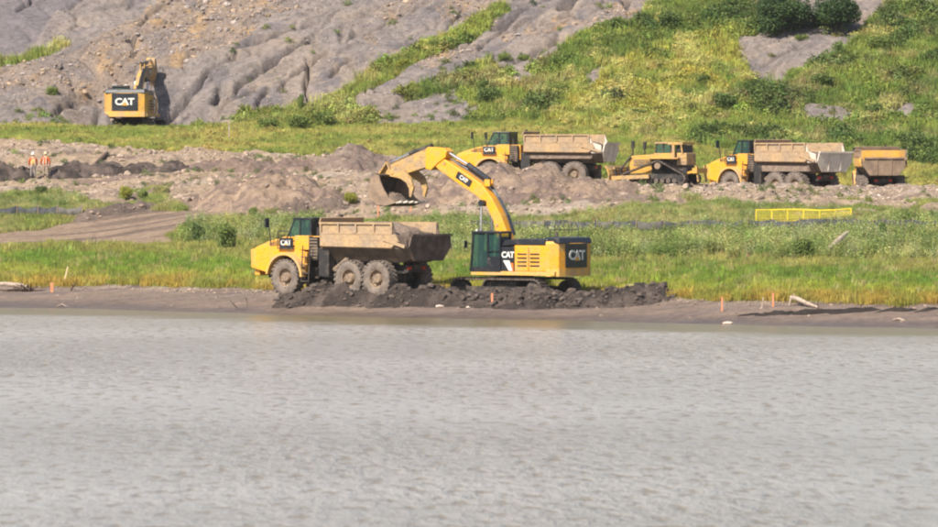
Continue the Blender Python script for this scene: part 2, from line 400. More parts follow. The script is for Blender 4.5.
class MB:
    def __init__(s): s.v = []; s.f = []; s.sm = False
    def add(s, V, F):
        k = len(s.v); s.v += [Vector(p) for p in V]; s.f += [tuple(i + k for i in f) for f in F]; return s
    def box(s, c, d, rx=0, ry=0, rz=0, taper=1.0):
        m = Matrix.Rotation(rz, 3, 'Z') @ Matrix.Rotation(ry, 3, 'Y') @ Matrix.Rotation(rx, 3, 'X'); c = Vector(c)
        V = []
        for z in (-1, 1):
            t = 1 if z < 0 else taper
            for x, y in ((-1, -1), (1, -1), (1, 1), (-1, 1)): V.append(c + m @ Vector((x * d[0] / 2 * t, y * d[1] / 2 * t, z * d[2] / 2)))
        return s.add(V, [(3, 2, 1, 0), (4, 5, 6, 7), (0, 1, 5, 4), (1, 2, 6, 5), (2, 3, 7, 6), (3, 0, 4, 7)])
    def bar(s, p, q, wd, h=None, up=(0, 0, 1)):
        p, q = Vector(p), Vector(q); h = h or wd; d = (q - p).normalized(); u = Vector(up)
        if abs(d.dot(u)) > .98: u = Vector((1, 0, 0))
        a = d.cross(u).normalized(); b = a.cross(d).normalized(); V = []
        for e in (p, q):
            for x, y in ((-1, -1), (1, -1), (1, 1), (-1, 1)): V.append(e + a * x * wd / 2 + b * y * h / 2)
        return s.add(V, [(3, 2, 1, 0), (4, 5, 6, 7), (0, 1, 5, 4), (1, 2, 6, 5), (2, 3, 7, 6), (3, 0, 4, 7)])
    def cyl(s, p, q, r0, r1=None, n=14):
        p, q = Vector(p), Vector(q); r1 = r0 if r1 is None else r1; d = (q - p).normalized()
        u = Vector((0, 0, 1)) if abs(d.z) < .9 else Vector((1, 0, 0)); a = d.cross(u).normalized(); b = a.cross(d)
        V = []
        for e, r in ((p, r0), (q, r1)):
            for i in range(n): V.append(e + (a * math.cos(2 * PI * i / n) + b * math.sin(2 * PI * i / n)) * r)
        return s.add(V, [tuple(range(n - 1, -1, -1)), tuple(range(n, 2 * n))] + [(i, (i + 1) % n, n + (i + 1) % n, n + i) for i in range(n)])
    def tube(s, pts, r, n=8):
        for a, b in zip(pts[:-1], pts[1:]): s.cyl(a, b, r, n=n)
        return s
    def prism(s, prof, y0, y1, prof2=None):            # side profile [(x, z)] between the planes y0 and y1
        n = len(prof); p2 = prof2 or prof
        V = [(x, y0, z) for x, z in prof] + [(x, y1, z) for x, z in p2]
        return s.add(V, [tuple(range(n)), tuple(range(2 * n - 1, n - 1, -1))] + [(i, n + i, n + (i + 1) % n, (i + 1) % n) for i in range(n)])
    def plate(s, prof, y0, y1):                        # an open strip: profile polyline swept from y0 to y1
        n = len(prof); V = [(x, y0, z) for x, z in prof] + [(x, y1, z) for x, z in prof]
        return s.add(V, [(i, i + 1, n + i + 1, n + i) for i in range(n - 1)])
    def lathe(s, prof, c=(0, 0, 0), n=32, closed=False):             # profile [(r, y)] turned about the y axis
        m = len(prof); V = []
        for i in range(n):
            a = 2 * PI * i / n
            for r, y in prof: V.append((c[0] + r * math.cos(a), c[1] + y, c[2] + r * math.sin(a)))
        F = []
        for i in range(n):
            j = (i + 1) % n
            for k in range(m if closed else m - 1): kk = (k + 1) % m; F.append((i * m + k, i * m + kk, j * m + kk, j * m + k))
        return s.add(V, F)
    def build(s, name, mat, parent=None, smooth=False, bevel=0.0):
        o = raw(name, s.v, s.f, mat, parent, smooth)
        bm = bmesh.new(); bm.from_mesh(o.data); bmesh.ops.recalc_face_normals(bm, faces=bm.faces); bm.to_mesh(o.data); bm.free()
        if smooth:
            o.data.set_sharp_from_angle(angle=R(38))
        if bevel:
            b = o.modifiers.new('bevel', 'BEVEL'); b.width = bevel; b.segments = 2; b.limit_method = 'ANGLE'; b.angle_limit = R(35)
        return o
def solid(o, t, off=0.0):
    m = o.modifiers.new('thick', 'SOLIDIFY'); m.thickness = t; m.offset = off; return o

def plant_material(name, trans=.25, rough=.7):
    k = N(name); a = k.n('ShaderNodeAttribute', attribute_type='INSTANCER', attribute_name='tint')
    v = k.n('ShaderNodeNewGeometry'); nz = k.noise(2.5, v.outputs['Position'], 2)
    c = k.mix(1.0, a.outputs['Color'], k.ramp(nz, [(.3, .72), (.7, 1.25)]), 'MULTIPLY')
    k.base(c); k.rough(rough)
    tr = k.n('ShaderNodeBsdfTranslucent'); k.l(c, tr.inputs['Color']); mx = k.n('ShaderNodeMixShader'); mx.inputs[0].default_value = trans
    k.l(k.b.outputs[0], mx.inputs[1]); k.l(tr.outputs[0], mx.inputs[2]); k.l(mx.outputs[0], k.o.inputs['Surface']); return k.m
M['plant'] = plant_material('plant')
def shrub_material(name, c1, c2):
    k = N(name); v = k.n('ShaderNodeNewGeometry'); n1 = k.noise(1.1, v.outputs['Position'], 3); 
    c = k.mix(k.ramp(n1, [(.35, 0), (.65, 1)]), c1, c2); k.base(c); k.rough(.65)
    tr = k.n('ShaderNodeBsdfTranslucent'); k.l(c, tr.inputs['Color']); mx = k.n('ShaderNodeMixShader'); mx.inputs[0].default_value = .22
    k.l(k.b.outputs[0], mx.inputs[1]); k.l(tr.outputs[0], mx.inputs[2]); k.l(mx.outputs[0], k.o.inputs['Surface']); return k.m

# prototypes the scatters draw from (meshes only)
def proto(V, F, mat):
    me = bpy.data.meshes.new('sprig'); me.from_pydata(V, [], F); me.materials.append(mat); me.update()
    return bpy.data.objects.new('sprig', me)
def p_grass(n, spread, h, wd, lean):
    V = []; F = []
    for _ in range(n):
        a = random.uniform(0, 2 * PI); r = spread * math.sqrt(random.random()); x, y = r * math.cos(a), r * math.sin(a)
        hh = h * random.uniform(.5, 1); b = random.uniform(0, 2 * PI); ln = lean * random.uniform(.2, 1) * hh; w_ = wd * random.uniform(.6, 1.2)
        dx, dy = math.cos(b) * ln, math.sin(b) * ln; t = random.uniform(0, PI); wx, wy = math.cos(t) * w_ / 2, math.sin(t) * w_ / 2
        k = len(V); V += [(x - wx, y - wy, -.05), (x + wx, y + wy, -.05), (x + dx * .4 + wx * .8, y + dy * .4 + wy * .8, hh * .6), (x + dx * .4 - wx * .8, y + dy * .4 - wy * .8, hh * .6), (x + dx, y + dy, hh)]
        F += [(k, k + 1, k + 2, k + 3), (k + 3, k + 2, k + 4)]
    return proto(V, F, M['plant'])
def leaf(V, F, c, ln, wd, nrm=None):
    d = Vector((random.gauss(0, 1), random.gauss(0, 1), random.gauss(0, .7) )).normalized()
    e = d.cross(Vector((random.gauss(0, 1), random.gauss(0, 1), random.gauss(0, 1)))).normalized()
    k = len(V); V += [tuple(c - d * ln / 2), tuple(c + e * wd / 2), tuple(c + d * ln / 2), tuple(c - e * wd / 2)]; F.append((k, k + 1, k + 2, k + 3))
def p_weed(stems, spread, h, nl, ls):
    V = []; F = []
    for _ in range(stems):
        a = random.uniform(0, 2 * PI); r = spread * math.sqrt(random.random()); x, y = r * math.cos(a), r * math.sin(a); hh = h * random.uniform(.6, 1.05)
        lx, ly = random.gauss(0, .12) * hh, random.gauss(0, .12) * hh
        k = len(V); V += [(x - .015, y, -.05), (x + .015, y, -.05), (x + lx, y + ly, hh)]; F.append((k, k + 1, k + 2))
        for i in range(nl):
            t = (i + random.random()) / nl; s_ = ls * (1.15 - .6 * t) * random.uniform(.7, 1.3)
            leaf(V, F, Vector((x + lx * t + random.gauss(0, .07), y + ly * t + random.gauss(0, .07), hh * (.12 + .88 * t))), s_, s_ * .45)
    return proto(V, F, M['plant'])
def p_brush(n, r, h, ls):
    V = []; F = []
    for _ in range(n):
        a = random.uniform(0, 2 * PI); q = random.random() ** .5; z = random.random()
        rr = r * q * math.sqrt(max(0, 1 - z * z * .8)) * (1 + .25 * math.sin(3 * a))
        leaf(V, F, Vector((rr * math.cos(a), rr * math.sin(a), h * z * (.75 + .25 * math.sin(2 * a + 1)))), ls * random.uniform(.6, 1.3), ls * .6)
    return proto(V, F, M['plant'])
PG = [p_grass(34, .34, .26, .022, .45) for _ in range(3)]
PT = [p_grass(30, .30, .62, .028, .5) for _ in range(3)]
PW = [p_weed(6, .34, 1.05, 15, .15) for _ in range(4)]
PB = [p_brush(170, .55, .62, .15) for _ in range(4)]
PF = [p_brush(46, .40, .28, .10) for _ in range(3)]

def row_Y(px, py, lo=285.0, hi=462.0):          # the first distance at which the ground shows in row py
    ys = np.arange(lo, hi, .1); pr = HZ + FPX * (CAMZ - H((px - CX) * ys / FPX, ys)) / ys; i = np.nonzero(pr <= py)[0]
    return float(ys[i[0]]) if len(i) else hi
def scatter(name, P, S, T, protos, label, cat):
    n = len(P); me = bpy.data.meshes.new(name); me.vertices.add(n); me.vertices.foreach_set('co', P.astype(np.float32).ravel())
    rg = np.random.default_rng(n)
    a = me.attributes.new('sc', 'FLOAT_VECTOR', 'POINT'); sv = np.stack([S, S, S * rg.uniform(.8, 1.25, n)], 1); a.data.foreach_set('vector', sv.astype(np.float32).ravel())
    a = me.attributes.new('rt', 'FLOAT_VECTOR', 'POINT'); a.data.foreach_set('vector', np.stack([rg.normal(0, .08, n), rg.normal(0, .08, n), rg.uniform(0, 6.28, n)], 1).astype(np.float32).ravel())
    a = me.attributes.new('pick', 'INT', 'POINT'); a.data.foreach_set('value', rg.integers(0, len(protos), n).astype(np.int32))
    a = me.attributes.new('tint', 'FLOAT_COLOR', 'POINT'); a.data.foreach_set('color', np.concatenate([T, np.ones((n, 1))], 1).astype(np.float32).ravel())
    o = bpy.data.objects.new(name, me); COL.objects.link(o)
    ng = bpy.data.node_groups.new(name, 'GeometryNodeTree')
    ng.interface.new_socket('Geometry', in_out='INPUT', socket_type='NodeSocketGeometry'); ng.interface.new_socket('Geometry', in_out='OUTPUT', socket_type='NodeSocketGeometry')
    nn = ng.nodes.new; L = ng.links.new
    gi = nn('NodeGroupInput'); go = nn('NodeGroupOutput'); ip = nn('GeometryNodeInstanceOnPoints'); jn = nn('GeometryNodeJoinGeometry')
    for p in protos:
        oi = nn('GeometryNodeObjectInfo'); oi.inputs['Object'].default_value = p; oi.inputs['As Instance'].default_value = True; L(oi.outputs['Geometry'], jn.inputs[0])
    def at_(nm, ty):
        x = nn('GeometryNodeInputNamedAttribute'); x.data_type = ty; x.inputs['Name'].default_value = nm; return x.outputs['Attribute']
    L(gi.outputs[0], ip.inputs['Points']); L(jn.outputs[0], ip.inputs['Instance']); ip.inputs['Pick Instance'].default_value = True
    L(at_('pick', 'INT'), ip.inputs['Instance Index']); L(at_('rt', 'FLOAT_VECTOR'), ip.inputs['Rotation']); L(at_('sc', 'FLOAT_VECTOR'), ip.inputs['Scale'])
    L(ip.outputs[0], go.inputs[0]); md = o.modifiers.new('scatter', 'NODES'); md.node_group = ng
    return tag(o, label, cat, kind='stuff')

def samples(n, y0, y1, xm=44):
    X = RNG.uniform(-xm, xm, n); Y = RNG.uniform(y0, y1, n)
    lim = np.abs(X) < Y * .0925 + 1.5
    X = X[lim]; Y = Y[lim]; zb = base_z(X, Y); px = CX + FPX * X / Y; py = HZ + FPX * (CAMZ - zb) / Y
    return X, Y, H(X, Y), px, py, classify(X, Y, px, py)
def lerp(a, b, t): return np.array(a) * (1 - t[..., None]) + np.array(b) * t[..., None]
def vary(T, amt):
    return np.clip(T * RNG.normal(1, amt, (len(T), 1)) * RNG.normal(1, amt * .35, T.shape), .008, .8)

WEED_TOP = line([(-60,300),(165,300),(180,238),(200,222),(225,211),(280,210),(300,222),(322,226),(340,300),(415,300),(424,222),(470,216),(500,238),(520,245),(640,245),(690,238),(705,230),(745,232),(755,242),(850,240),(880,232),(940,232)])
WEED_BOT = line([(-60,0),(165,0),(175,250),(290,251),(335,250),(345,0),(412,0),(420,256),(470,262),(560,262),(940,264)])
def meadow():
    X, Y, Z, px, py, c = samples(300000, 272, 395)
    g = (c == GRASS)
    X, Y, Z, px, py = [a[g] for a in (X, Y, Z, px, py)]
    d = L_bank(px) - py + fbm(X / 3, Y / 3, 201, 3) * 5
    T = lerp((.40,.285,.055), (.30,.32,.045), sstep(0, 9, d)); T = T + (np.array((.185,.265,.035)) - T) * sstep(11, 17, d)[:, None]
    T = T + (np.array((.30,.29,.075)) - T) * sstep(25, 31, d)[:, None]; T = T + (np.array((.20,.24,.06)) - T) * sstep(40, 52, d)[:, None]
    up = (py < 236); T[up] = lerp((.23,.27,.065), (.37,.34,.13), sstep(-.3, .4, fbm(X / 2.5, Y / 3.5, 203, 3)))[up]
    far = (Y > 392); T[far] = lerp((.22,.25,.055), (.31,.26,.075), sstep(-.2, .4, fbm(X / 4, Y / 3, 205, 3)))[far]
    pch = sstep(.15, .45, fbm(X / 1.4, Y / 5.0, 207, 4)); T = T * (1 + .22 * fbm(X / .7, Y / 2.2, 208, 3)[:, None])
    T = T + (np.array((.13,.21,.035)) - T) * .55 * pch[:, None]; T = T + (np.array((.38,.34,.10)) - T) * .5 * sstep(.12, .45, fbm(X / 1.7, Y / 4.0, 209, 4))[:, None]
    keep = RNG.random(len(X)) < np.where(Y < 345, 1.0, .8)
    P = np.stack([X, Y, Z], 1)[keep]; hv = .95 + .55 * fbm(P[:, 0] / 1.6, P[:, 1] / 3.5, 241, 3); scatter('grass', P, RNG.uniform(.7, 1.35, len(P)) * hv, vary(T[keep], .16), PG, 'short green and yellow grass of the river meadow', 'grass')
    jw = fbm(X / 1.3, Y / 2.0, 219, 3) * 7; py0 = py; py = py + jw; tall = (py < WEED_BOT(px)) & (py > WEED_TOP(px)) | ((px < 110) & (py > 192) & (py < 206)) | ((py < 226) & (py > 196) & (px > 500) & (fbm(X / 1.5, Y / 2, 211, 3) > .05))
    py = py0; k2 = tall & (RNG.random(len(X)) < .42)
    T2 = lerp((.17,.225,.055), (.36,.37,.12), sstep(-.35, .4, fbm(X / 1.3, Y / 2.5, 213, 3)))
    T2 = T2 + (np.array((.42,.42,.24)) - T2) * (sstep(.1, .5, fbm(X / 1.0, Y / 1.0, 214, 3)) * .55)[:, None]
    P = np.stack([X, Y, Z], 1)[k2]; sc_ = np.where(py < 226, .55, 1.0)[k2] * RNG.uniform(.6, 1.3, len(P)) * (0.8 + .35 * fbm(X / 2.5, Y / 3, 217, 3)[k2])
    scatter('tall_weeds', P, sc_, vary(T2[k2], .2), PW, 'tall leafy grey green weeds growing along the silt fence', 'weeds')
    k4 = (RNG.random(len(X)) < .03 + .06 * sstep(.1, .4, fbm(X / 2, Y / 4, 243, 3))) & (Y < 345) & (d > 2); P = np.stack([X, Y, Z], 1)[k4]
    scatter('dead_stalks', P, RNG.uniform(.35, .85, len(P)), vary(np.tile(np.array((.40,.31,.15)), (len(P), 1)), .2), PT, 'dry tan stalks standing among the meadow grass', 'dead grass')
    k3 = (d < 46) & (py > 240) & (RNG.random(len(X)) < .10); P = np.stack([X, Y, Z], 1)[k3]
    scatter('seeding_grass', P, RNG.uniform(.5, 1.0, len(P)), vary(T[k3] * 1.1, .2), PT, 'taller seeding grass stems standing in the meadow', 'grass')
meadow()
def upper():
    X, Y, Z, px, py, c = samples(190000, 384, 462)
    hg = ((c == HGREEN) | (c == HYEL) | (c == HLIGHT)) & (Y > 392); gr = (c == GRASS) & (Y > 384)
    ok = hg | gr
    X, Y, Z, px, py, c, hg = [a[ok] for a in (X, Y, Z, px, py, c, hg)]
    f1 = sstep(-.35, .4, fbm(X / 3.6, Y / 3.6, 221, 4)); f2 = sstep(.0, .5, fbm(X / 1.9, Y / 1.9, 223, 3))
    rt = sstep(690, 800, px + 20 * f2); T = lerp((.14,.20,.04), (.31,.345,.07), f1 * (1 - .45 * rt)); T = T + (np.array((.36,.30,.13)) - T) * (.75 * f2)[:, None]
    yn = fbm(X / 2.2, Y / 2.2, 229, 4); ye = (c == HYEL) & (yn > -.28); Ty = lerp((.36,.34,.07), (.56,.49,.17), f2); Ty = Ty + (np.array((.19,.25,.05)) - Ty) * (.8 * sstep(.15, .5, fbm(X / 1.6, Y / 1.6, 225, 3)))[:, None]; T[ye] = Ty[ye]
    li = c == HLIGHT; Tl = lerp((.16,.205,.045), (.34,.31,.07), f2); T[li] = Tl[li]
    dk = sstep(.12, .4, fbm(X / 2.8, Y / 2.8, 227, 3)) * (~ye); T = T + (np.array((.07,.115,.032)) - T) * (.75 * dk)[:, None]
    lf = px < 420; T[lf & hg] = lerp((.24,.27,.06), (.38,.36,.12), f2)[lf & hg]; fl = ~hg; Tf = lerp((.245,.28,.06), (.40,.35,.10), f1); T[fl] = Tf[fl]
    r_ = RNG.random(len(X)); k = hg & (r_ < .50) & (px > 110)
    P = np.stack([X, Y, Z - .08], 1)[k]; scatter('hillside_brush', P, RNG.uniform(.45, 1.15, len(P)) * (.7 + .5 * dk[k] + .5 * sstep(-.1, .6, fbm(P[:, 0] / 2.4, P[:, 1] / 2.4, 233, 3))), vary(T[k], .24), PB, 'green and yellow brush covering the right side of the hill', 'brush')
    k = (hg & (r_ > .88)) | (fl & (r_ > .8)); P = np.stack([X, Y, Z], 1)[k]; scatter('hillside_grass', P, RNG.uniform(.8, 1.5, len(P)) * np.where(hg[k], 1, .5), vary(T[k] * 1.12, .2), PT, 'yellow green grass at the foot of the hill and among its brush', 'grass')
    k = (hg & (r_ > .62) & (r_ < .88)) | (fl & (r_ < .75)); P = np.stack([X, Y, Z], 1)[k]; scatter('slope_turf', P, RNG.uniform(.9, 1.7, len(P)) * np.where(hg[k], 1, .72), vary(T[k] * 1.12, .2), PG, 'short turf of the grass strip below the rock and between the brush', 'turf')
    k = fl & (r_ > .93) & (fbm(X / 2.0, Y / 2.0, 237, 3) > -.1); P = np.stack([X, Y, Z - .1], 1)[k]; scatter('strip_weeds', P, RNG.uniform(.4, .9, len(P)), vary(T[k] * .9, .25), PB, 'low leafy weeds dotted along the grass strip under the rock face', 'weeds')
    k = ((ye & (f2 > .05)) | (li & (f2 > .5)) | ((c == HGREEN) & (fbm(X / 2.6, Y / 2.6, 235, 3) > .42))) & (r_ < .48); P = np.stack([X, Y, Z + .35], 1)[k]; scatter('yellow_flowers', P, RNG.uniform(.5, 1.3, len(P)), vary(np.tile(np.array((.50,.47,.15)), (len(P), 1)), .18), PF, 'cream and yellow flowering weeds spread over the hill', 'flowers')
    # foot of the hill, left: low bushes straggling over the rock
    X, Y, Z, px, py, c = samples(60000, 398, 460)
    k = ((c == ROCK) | (c == SCR)) & (((px > 230) & (RNG.random(len(X)) < .010)) | ((py > 112) & (RNG.random(len(X)) < .05)) | ((py > 60) & (px > 440) & (px < 620) & (RNG.random(len(X)) < .10)))
    P = np.stack([X, Y, Z - .05], 1)[k]; scatter('sparse_shrubs', P, RNG.uniform(.35, .9, len(P)), vary(np.tile(np.array((.19,.23,.065)), (len(P), 1)), .25), PB, 'small scattered shrubs rooted in the bare grey rock', 'shrubs')
upper()
def sprigs():
    X, Y, Z, px, py, c = samples(60000, 340, 420)
    k = (c == DIRT) & (RNG.random(len(X)) < .06) & (fbm(X / 3, Y / 3, 231, 3) > .02)
    P = np.stack([X, Y, Z - .03], 1)[k]; scatter('pioneer_weeds', P, RNG.uniform(.25, .7, len(P)), vary(np.tile(np.array((.17,.2,.07)), (len(P), 1)), .25), PB, 'small weeds dotted over the bare worked earth', 'weeds')
sprigs()

# ------------------------------------------------------------------ bushes one can point to
M['leaf_tree'] = shrub_material('leaf_tree', (.03,.058,.022), (.065,.11,.03))
M['leaf_dark'] = shrub_material('leaf_dark', (.08,.125,.035), (.15,.20,.05))
M['leaf_mid'] = shrub_material('leaf_mid', (.12,.17,.04), (.21,.25,.06))
M['leaf_yellow'] = shrub_material('leaf_yellow', (.24,.25,.04), (.34,.33,.05))
k_ = N('bark'); k_.base(k_.mix(k_.noise(9, None, 4), (.10,.075,.05), (.2,.16,.12))); k_.rough(.9); M['bark'] = k_.m
def foliage_mesh(n, seed, ls):
    rd = random.Random(seed); V = []; F = []
    lobes = [(Vector((0, 0, .5)), .42)] + [(Vector((rd.uniform(-.32, .32), rd.uniform(-.32, .32), rd.uniform(.3, .78))), rd.uniform(.17, .30)) for _ in range(11)]
    for _ in range(n):
        c, r = rd.choice(lobes); d = Vector((rd.gauss(0, 1), rd.gauss(0, 1), rd.gauss(0, 1))).normalized()
        p = c + d * r * (rd.random() ** .35)
        if p.z < .03: p.z = .03 + rd.random() * .1
        d1 = Vector((rd.gauss(0, 1), rd.gauss(0, 1), rd.gauss(0, .8))).normalized(); e = d1.cross(d + Vector((rd.gauss(0, .6), rd.gauss(0, .6), rd.gauss(0, .6)))).normalized()
        s_ = ls * rd.uniform(.6, 1.35); k = len(V); V += [tuple(p - d1 * s_ / 2), tuple(p + e * s_ * .3), tuple(p + d1 * s_ / 2), tuple(p - e * s_ * .3)]; F.append((k, k + 1, k + 2, k + 3))
    return V, F
FOL = [foliage_mesh(11000, 3, .05), foliage_mesh(11000, 4, .05), foliage_mesh(2400, 5, .085), foliage_mesh(2400, 6, .085), foliage_mesh(500, 7, .12)]
FM = {}
def bush(px, py, wpx, hpx, kind, fi, label, group, name='bush', cat='bush', Y=None):
    if Y is None:
        ys = np.arange(392, 464, .25); pr = HZ + FPX * (CAMZ - H((px - CX) * ys / FPX, ys)) / ys
        Y = float(ys[np.argmin(np.abs(pr - py))])
    g = gpt(px, Y); s_ = FPX / Y; W, Hh = wpx / s_, hpx / s_
    t = empty(name, g + Vector((0, W * .25, -.1)), 0, label, cat, group)
    key = (kind, fi)
    if key not in FM:
        me = bpy.data.meshes.new('foliage'); me.from_pydata(FOL[fi][0], [], FOL[fi][1]); me.materials.append(M[kind]); FM[key] = me
    f = bpy.data.objects.new('foliage', FM[key]); COL.objects.link(f); f.parent = t; f.scale = (W * 1.05, W * .95, Hh * 1.02); f.rotation_euler = (0, 0, random.uniform(0, 6))
    b = MB()
    for i in range(6):
        a = i * 1.05 + random.random(); b.cyl((0, 0, -.2), (math.cos(a) * W * .2, math.sin(a) * W * .2, Hh * .5), .02 + .02 * W, .012, 6)
    b.build('stem', M['bark'], t)
    return t
bush(786, 38, 58, 46, 'leaf_tree', 0, 'dark green tree shrub at the top of the hill, left one of two', 'dark tree shrubs high on the hill', 'shrub', 'shrub')
bush(836, 39, 52, 46, 'leaf_tree', 1, 'round dark green tree shrub with its shade on grey ground, right one of two', 'dark tree shrubs high on the hill', 'shrub', 'shrub')
BUSH = [
 (801, 43, 16, 10, 'leaf_mid', 2, 'small green bush in the grey gap below the two dark tree shrubs'),
 (504, 64, 14, 10, 'leaf_mid', 2, 'left of the three bushes in a line on the rock above the parked haul truck'),
 (524, 62, 13, 9, 'leaf_mid', 3, 'middle one of three bushes in a line on the grey rock'),
 (542, 58, 11, 8, 'leaf_mid', 2, 'right one of three bushes in a line on the grey rock'),
 (488, 106, 26, 20, 'leaf_dark', 2, 'dark bush at the lower left edge of the green hillside above the truck cab'),
 (480, 92, 18, 14, 'leaf_mid', 3, 'mid green bush growing just above the dark bush over the truck cab'),
 (324, 128, 22, 19, 'leaf_mid', 2, 'leafy green bush at the foot of the rock where the grass strip climbs'),
 (300, 131, 26, 18, 'leaf_mid', 3, 'wide green bush at the foot of the grey rock face'),
 (268, 130, 22, 14, 'leaf_mid', 2, 'low green bush farthest left along the foot of the grey rock face'),
 (300, 112, 9, 20, 'leaf_mid', 3, 'narrow upright bush against the grey rock face'),
 (52, 95, 13, 11, 'leaf_mid', 2, 'lone bush on the rock above and left of the digging excavator'),
 (435, 52, 16, 14, 'leaf_mid', 2, 'olive bush on the thin green strip that crosses the rock'),
 (402, 68, 16, 11, 'leaf_yellow', 3, 'rusty yellow bush at the bend of the green strip on the rock'),
 (669, 32, 24, 22, 'leaf_dark', 2, 'dark bush near the top of the yellow flowering slope'),
 (608, 32, 15, 13, 'leaf_mid', 3, 'green bush on the upper edge of the vegetation against bare rock'),
 (727, 112, 30, 22, 'leaf_dark', 3, 'broad dark bush below the grey bare patch'),
 (760, 98, 22, 14, 'leaf_mid', 2, 'green bush at the lower tip of the grey bare patch'),
 (822, 88, 26, 16, 'leaf_dark', 3, 'dark bush in the middle of the right hillside'),
 (880, 52, 26, 18, 'leaf_mid', 2, 'green bush high on the right edge of the hillside'),
 (912, 150, 30, 20, 'leaf_dark', 2, 'dark bush behind the rearmost haul truck at the right edge'),
 (872, 118, 24, 16, 'leaf_dark', 3, 'dark bush above the rearmost haul truck'),
 (700, 86, 22, 14, 'leaf_mid', 2, 'green bush surrounded by cream flowering weeds'),
 (640, 118, 20, 12, 'leaf_mid', 3, 'green bush above the bulldozer at the foot of the slope'),
 (560, 96, 18, 13, 'leaf_mid', 2, 'green bush above the middle of the left haul truck bed'),
]
for b_ in BUSH: bush(b_[0], b_[1], b_[2], b_[3], b_[4], b_[5], b_[6], 'bushes on the hillside')
bush(41, 0, 13, 12, 'leaf_dark', 2, 'small dark bush on the bare slope below the two workers', 'weeds bushes on the worked slope', Y=row_Y(41, 196))
bush(127, 0, 16, 17, 'leaf_yellow', 3, 'bright yellow green bush on the worked earth at left', 'weeds bushes on the worked slope', Y=row_Y(127, 201))
bush(143, 0, 11, 11, 'leaf_mid', 2, 'green bush beside the bright yellow green one', 'weeds bushes on the worked slope', Y=row_Y(143, 200))
bush(352, 0, 15, 15, 'leaf_yellow', 3, 'yellow green bush between the earth mounds left of the bucket', 'weeds bushes on the worked slope', Y=row_Y(352, 206))
bush(252, 0, 12, 12, 'leaf_mid', 3, 'pale bush at the near foot of the left earth mound', 'weeds bushes on the worked slope', Y=row_Y(252, 217))
bush(198, 0, 16, 26, 'leaf_dark', 3, 'dark upright bush at the left end of the tall weeds', 'weeds bushes on the worked slope', Y=row_Y(198, 246))
bush(226, 0, 20, 30, 'leaf_mid', 2, 'tall bright green bush in the weeds left of the front haul truck', 'weeds bushes on the worked slope', Y=row_Y(226, 251))
bush(884, 0, 10, 30, 'leaf_dark', 3, 'tall narrow dark bush in the weeds at the right', 'weeds bushes on the worked slope', Y=row_Y(884, 249))
bush(803, 0, 22, 26, 'leaf_mid', 3, 'bushy grey green weed clump below the yellow barrier', 'weeds bushes on the worked slope', Y=row_Y(803, 262))

# ------------------------------------------------------------------ machine materials
def paint(name, base, dust, lo=.42, hi=.62, rough=.45, scale=1.3, spec=.4, metal=0.0, grime=None):
    k = N(name); v = k.coord('Object')
    n1 = k.noise(scale, v, 6, .65); n2 = k.noise(scale * 7, v, 4, .6)
    f = k.ramp(n1, [(lo, 0), (hi, 1)])
    c = k.mix(f, base, dust); c = k.mix(1.0, c, k.ramp(n2, [(.3, .82), (.7, 1.12)]), 'MULTIPLY')
    if grime:
        n3 = k.noise(scale * 2.3, v, 5, .7, (1, 1, 2.2)); c = k.mix(k.ramp(n3, [(.52, 0), (.66, .8)]), c, grime)
    k.base(c); k.rough(k.ramp(f, [(0, rough), (1, .85)])); k.b.inputs['Specular IOR Level'].default_value = spec; k.b.inputs['Metallic'].default_value = metal
    k.bump(n2, .012, .5); return k.m
M['yellow'] = paint('yellow_paint', (.78,.335,.012), (.50,.30,.11), .44, .70, .38, grime=(.50,.30,.09))
M['yellow_dusty'] = paint('dusty_yellow_paint', (.68,.36,.05), (.50,.32,.16), .38, .62, .55)
M['tan'] = paint('dusty_dump_body', (.44,.29,.15), (.32,.235,.165), .35, .65, .75, 1.0, .2, grime=(.20,.14,.10))
M['tan_mud'] = paint('mud_caked_steel', (.32,.225,.155), (.19,.137,.10), .35, .65, .85, 1.6, .15)
M['mud'] = paint('wet_dark_mud', (.085,.062,.048), (.17,.125,.10), .42, .62, .7, 1.8, .25)
M['pale'] = paint('pale_worn_steel', (.62,.54,.45), (.42,.34,.27), .5, .75, .6, 1.1, .3)
M['body_orange'] = paint('orange_dump_body', (.62,.33,.06), (.48,.31,.16), .4, .7, .6, .9, .2)
M['dark'] = paint('dark_chassis_steel', (.030,.027,.026), (.15,.115,.09), .48, .72, .6, 2.2, .3)
M['black'] = paint('black_paint', (.015,.017,.022), (.07,.06,.055), .5, .85, .35, 1.5, .45)
M['rubber'] = paint('dusty_tyre_rubber', (.21,.168,.14), (.11,.09,.078), .42, .66, .9, 2.4, .1)
M['rim'] = paint('dusty_rim_steel', (.30,.215,.14), (.18,.13,.10), .4, .6, .7, 4, .2)
M['steel'] = paint('track_steel', (.075,.06,.052), (.20,.155,.125), .4, .65, .65, 3, .4, .3)
M['shade_mud'] = paint('shaded_muddy_steel', (.13,.095,.07), (.07,.052,.042), .4, .65, .85, 1.4, .15)  # mud tone, darkened to paint in the shade under the dump bed
k_ = N('chrome_rod'); k_.base((.6,.58,.56)); k_.rough(.25); k_.b.inputs['Metallic'].default_value = .9; M['chrome'] = k_.m
k_ = N('tinted_glass'); k_.base((.05,.12,.11)); k_.rough(.06); k_.b.inputs['Specular IOR Level'].default_value = .8
tr_ = k_.n('ShaderNodeBsdfTransparent'); tr_.inputs['Color'].default_value = (.62,.80,.76,1); mx_ = k_.n('ShaderNodeMixShader'); mx_.inputs[0].default_value = .62
k_.l(k_.b.outputs[0], mx_.inputs[1]); k_.l(tr_.outputs[0], mx_.inputs[2]); k_.l(mx_.outputs[0], k_.o.inputs['Surface']); M['glass'] = k_.m
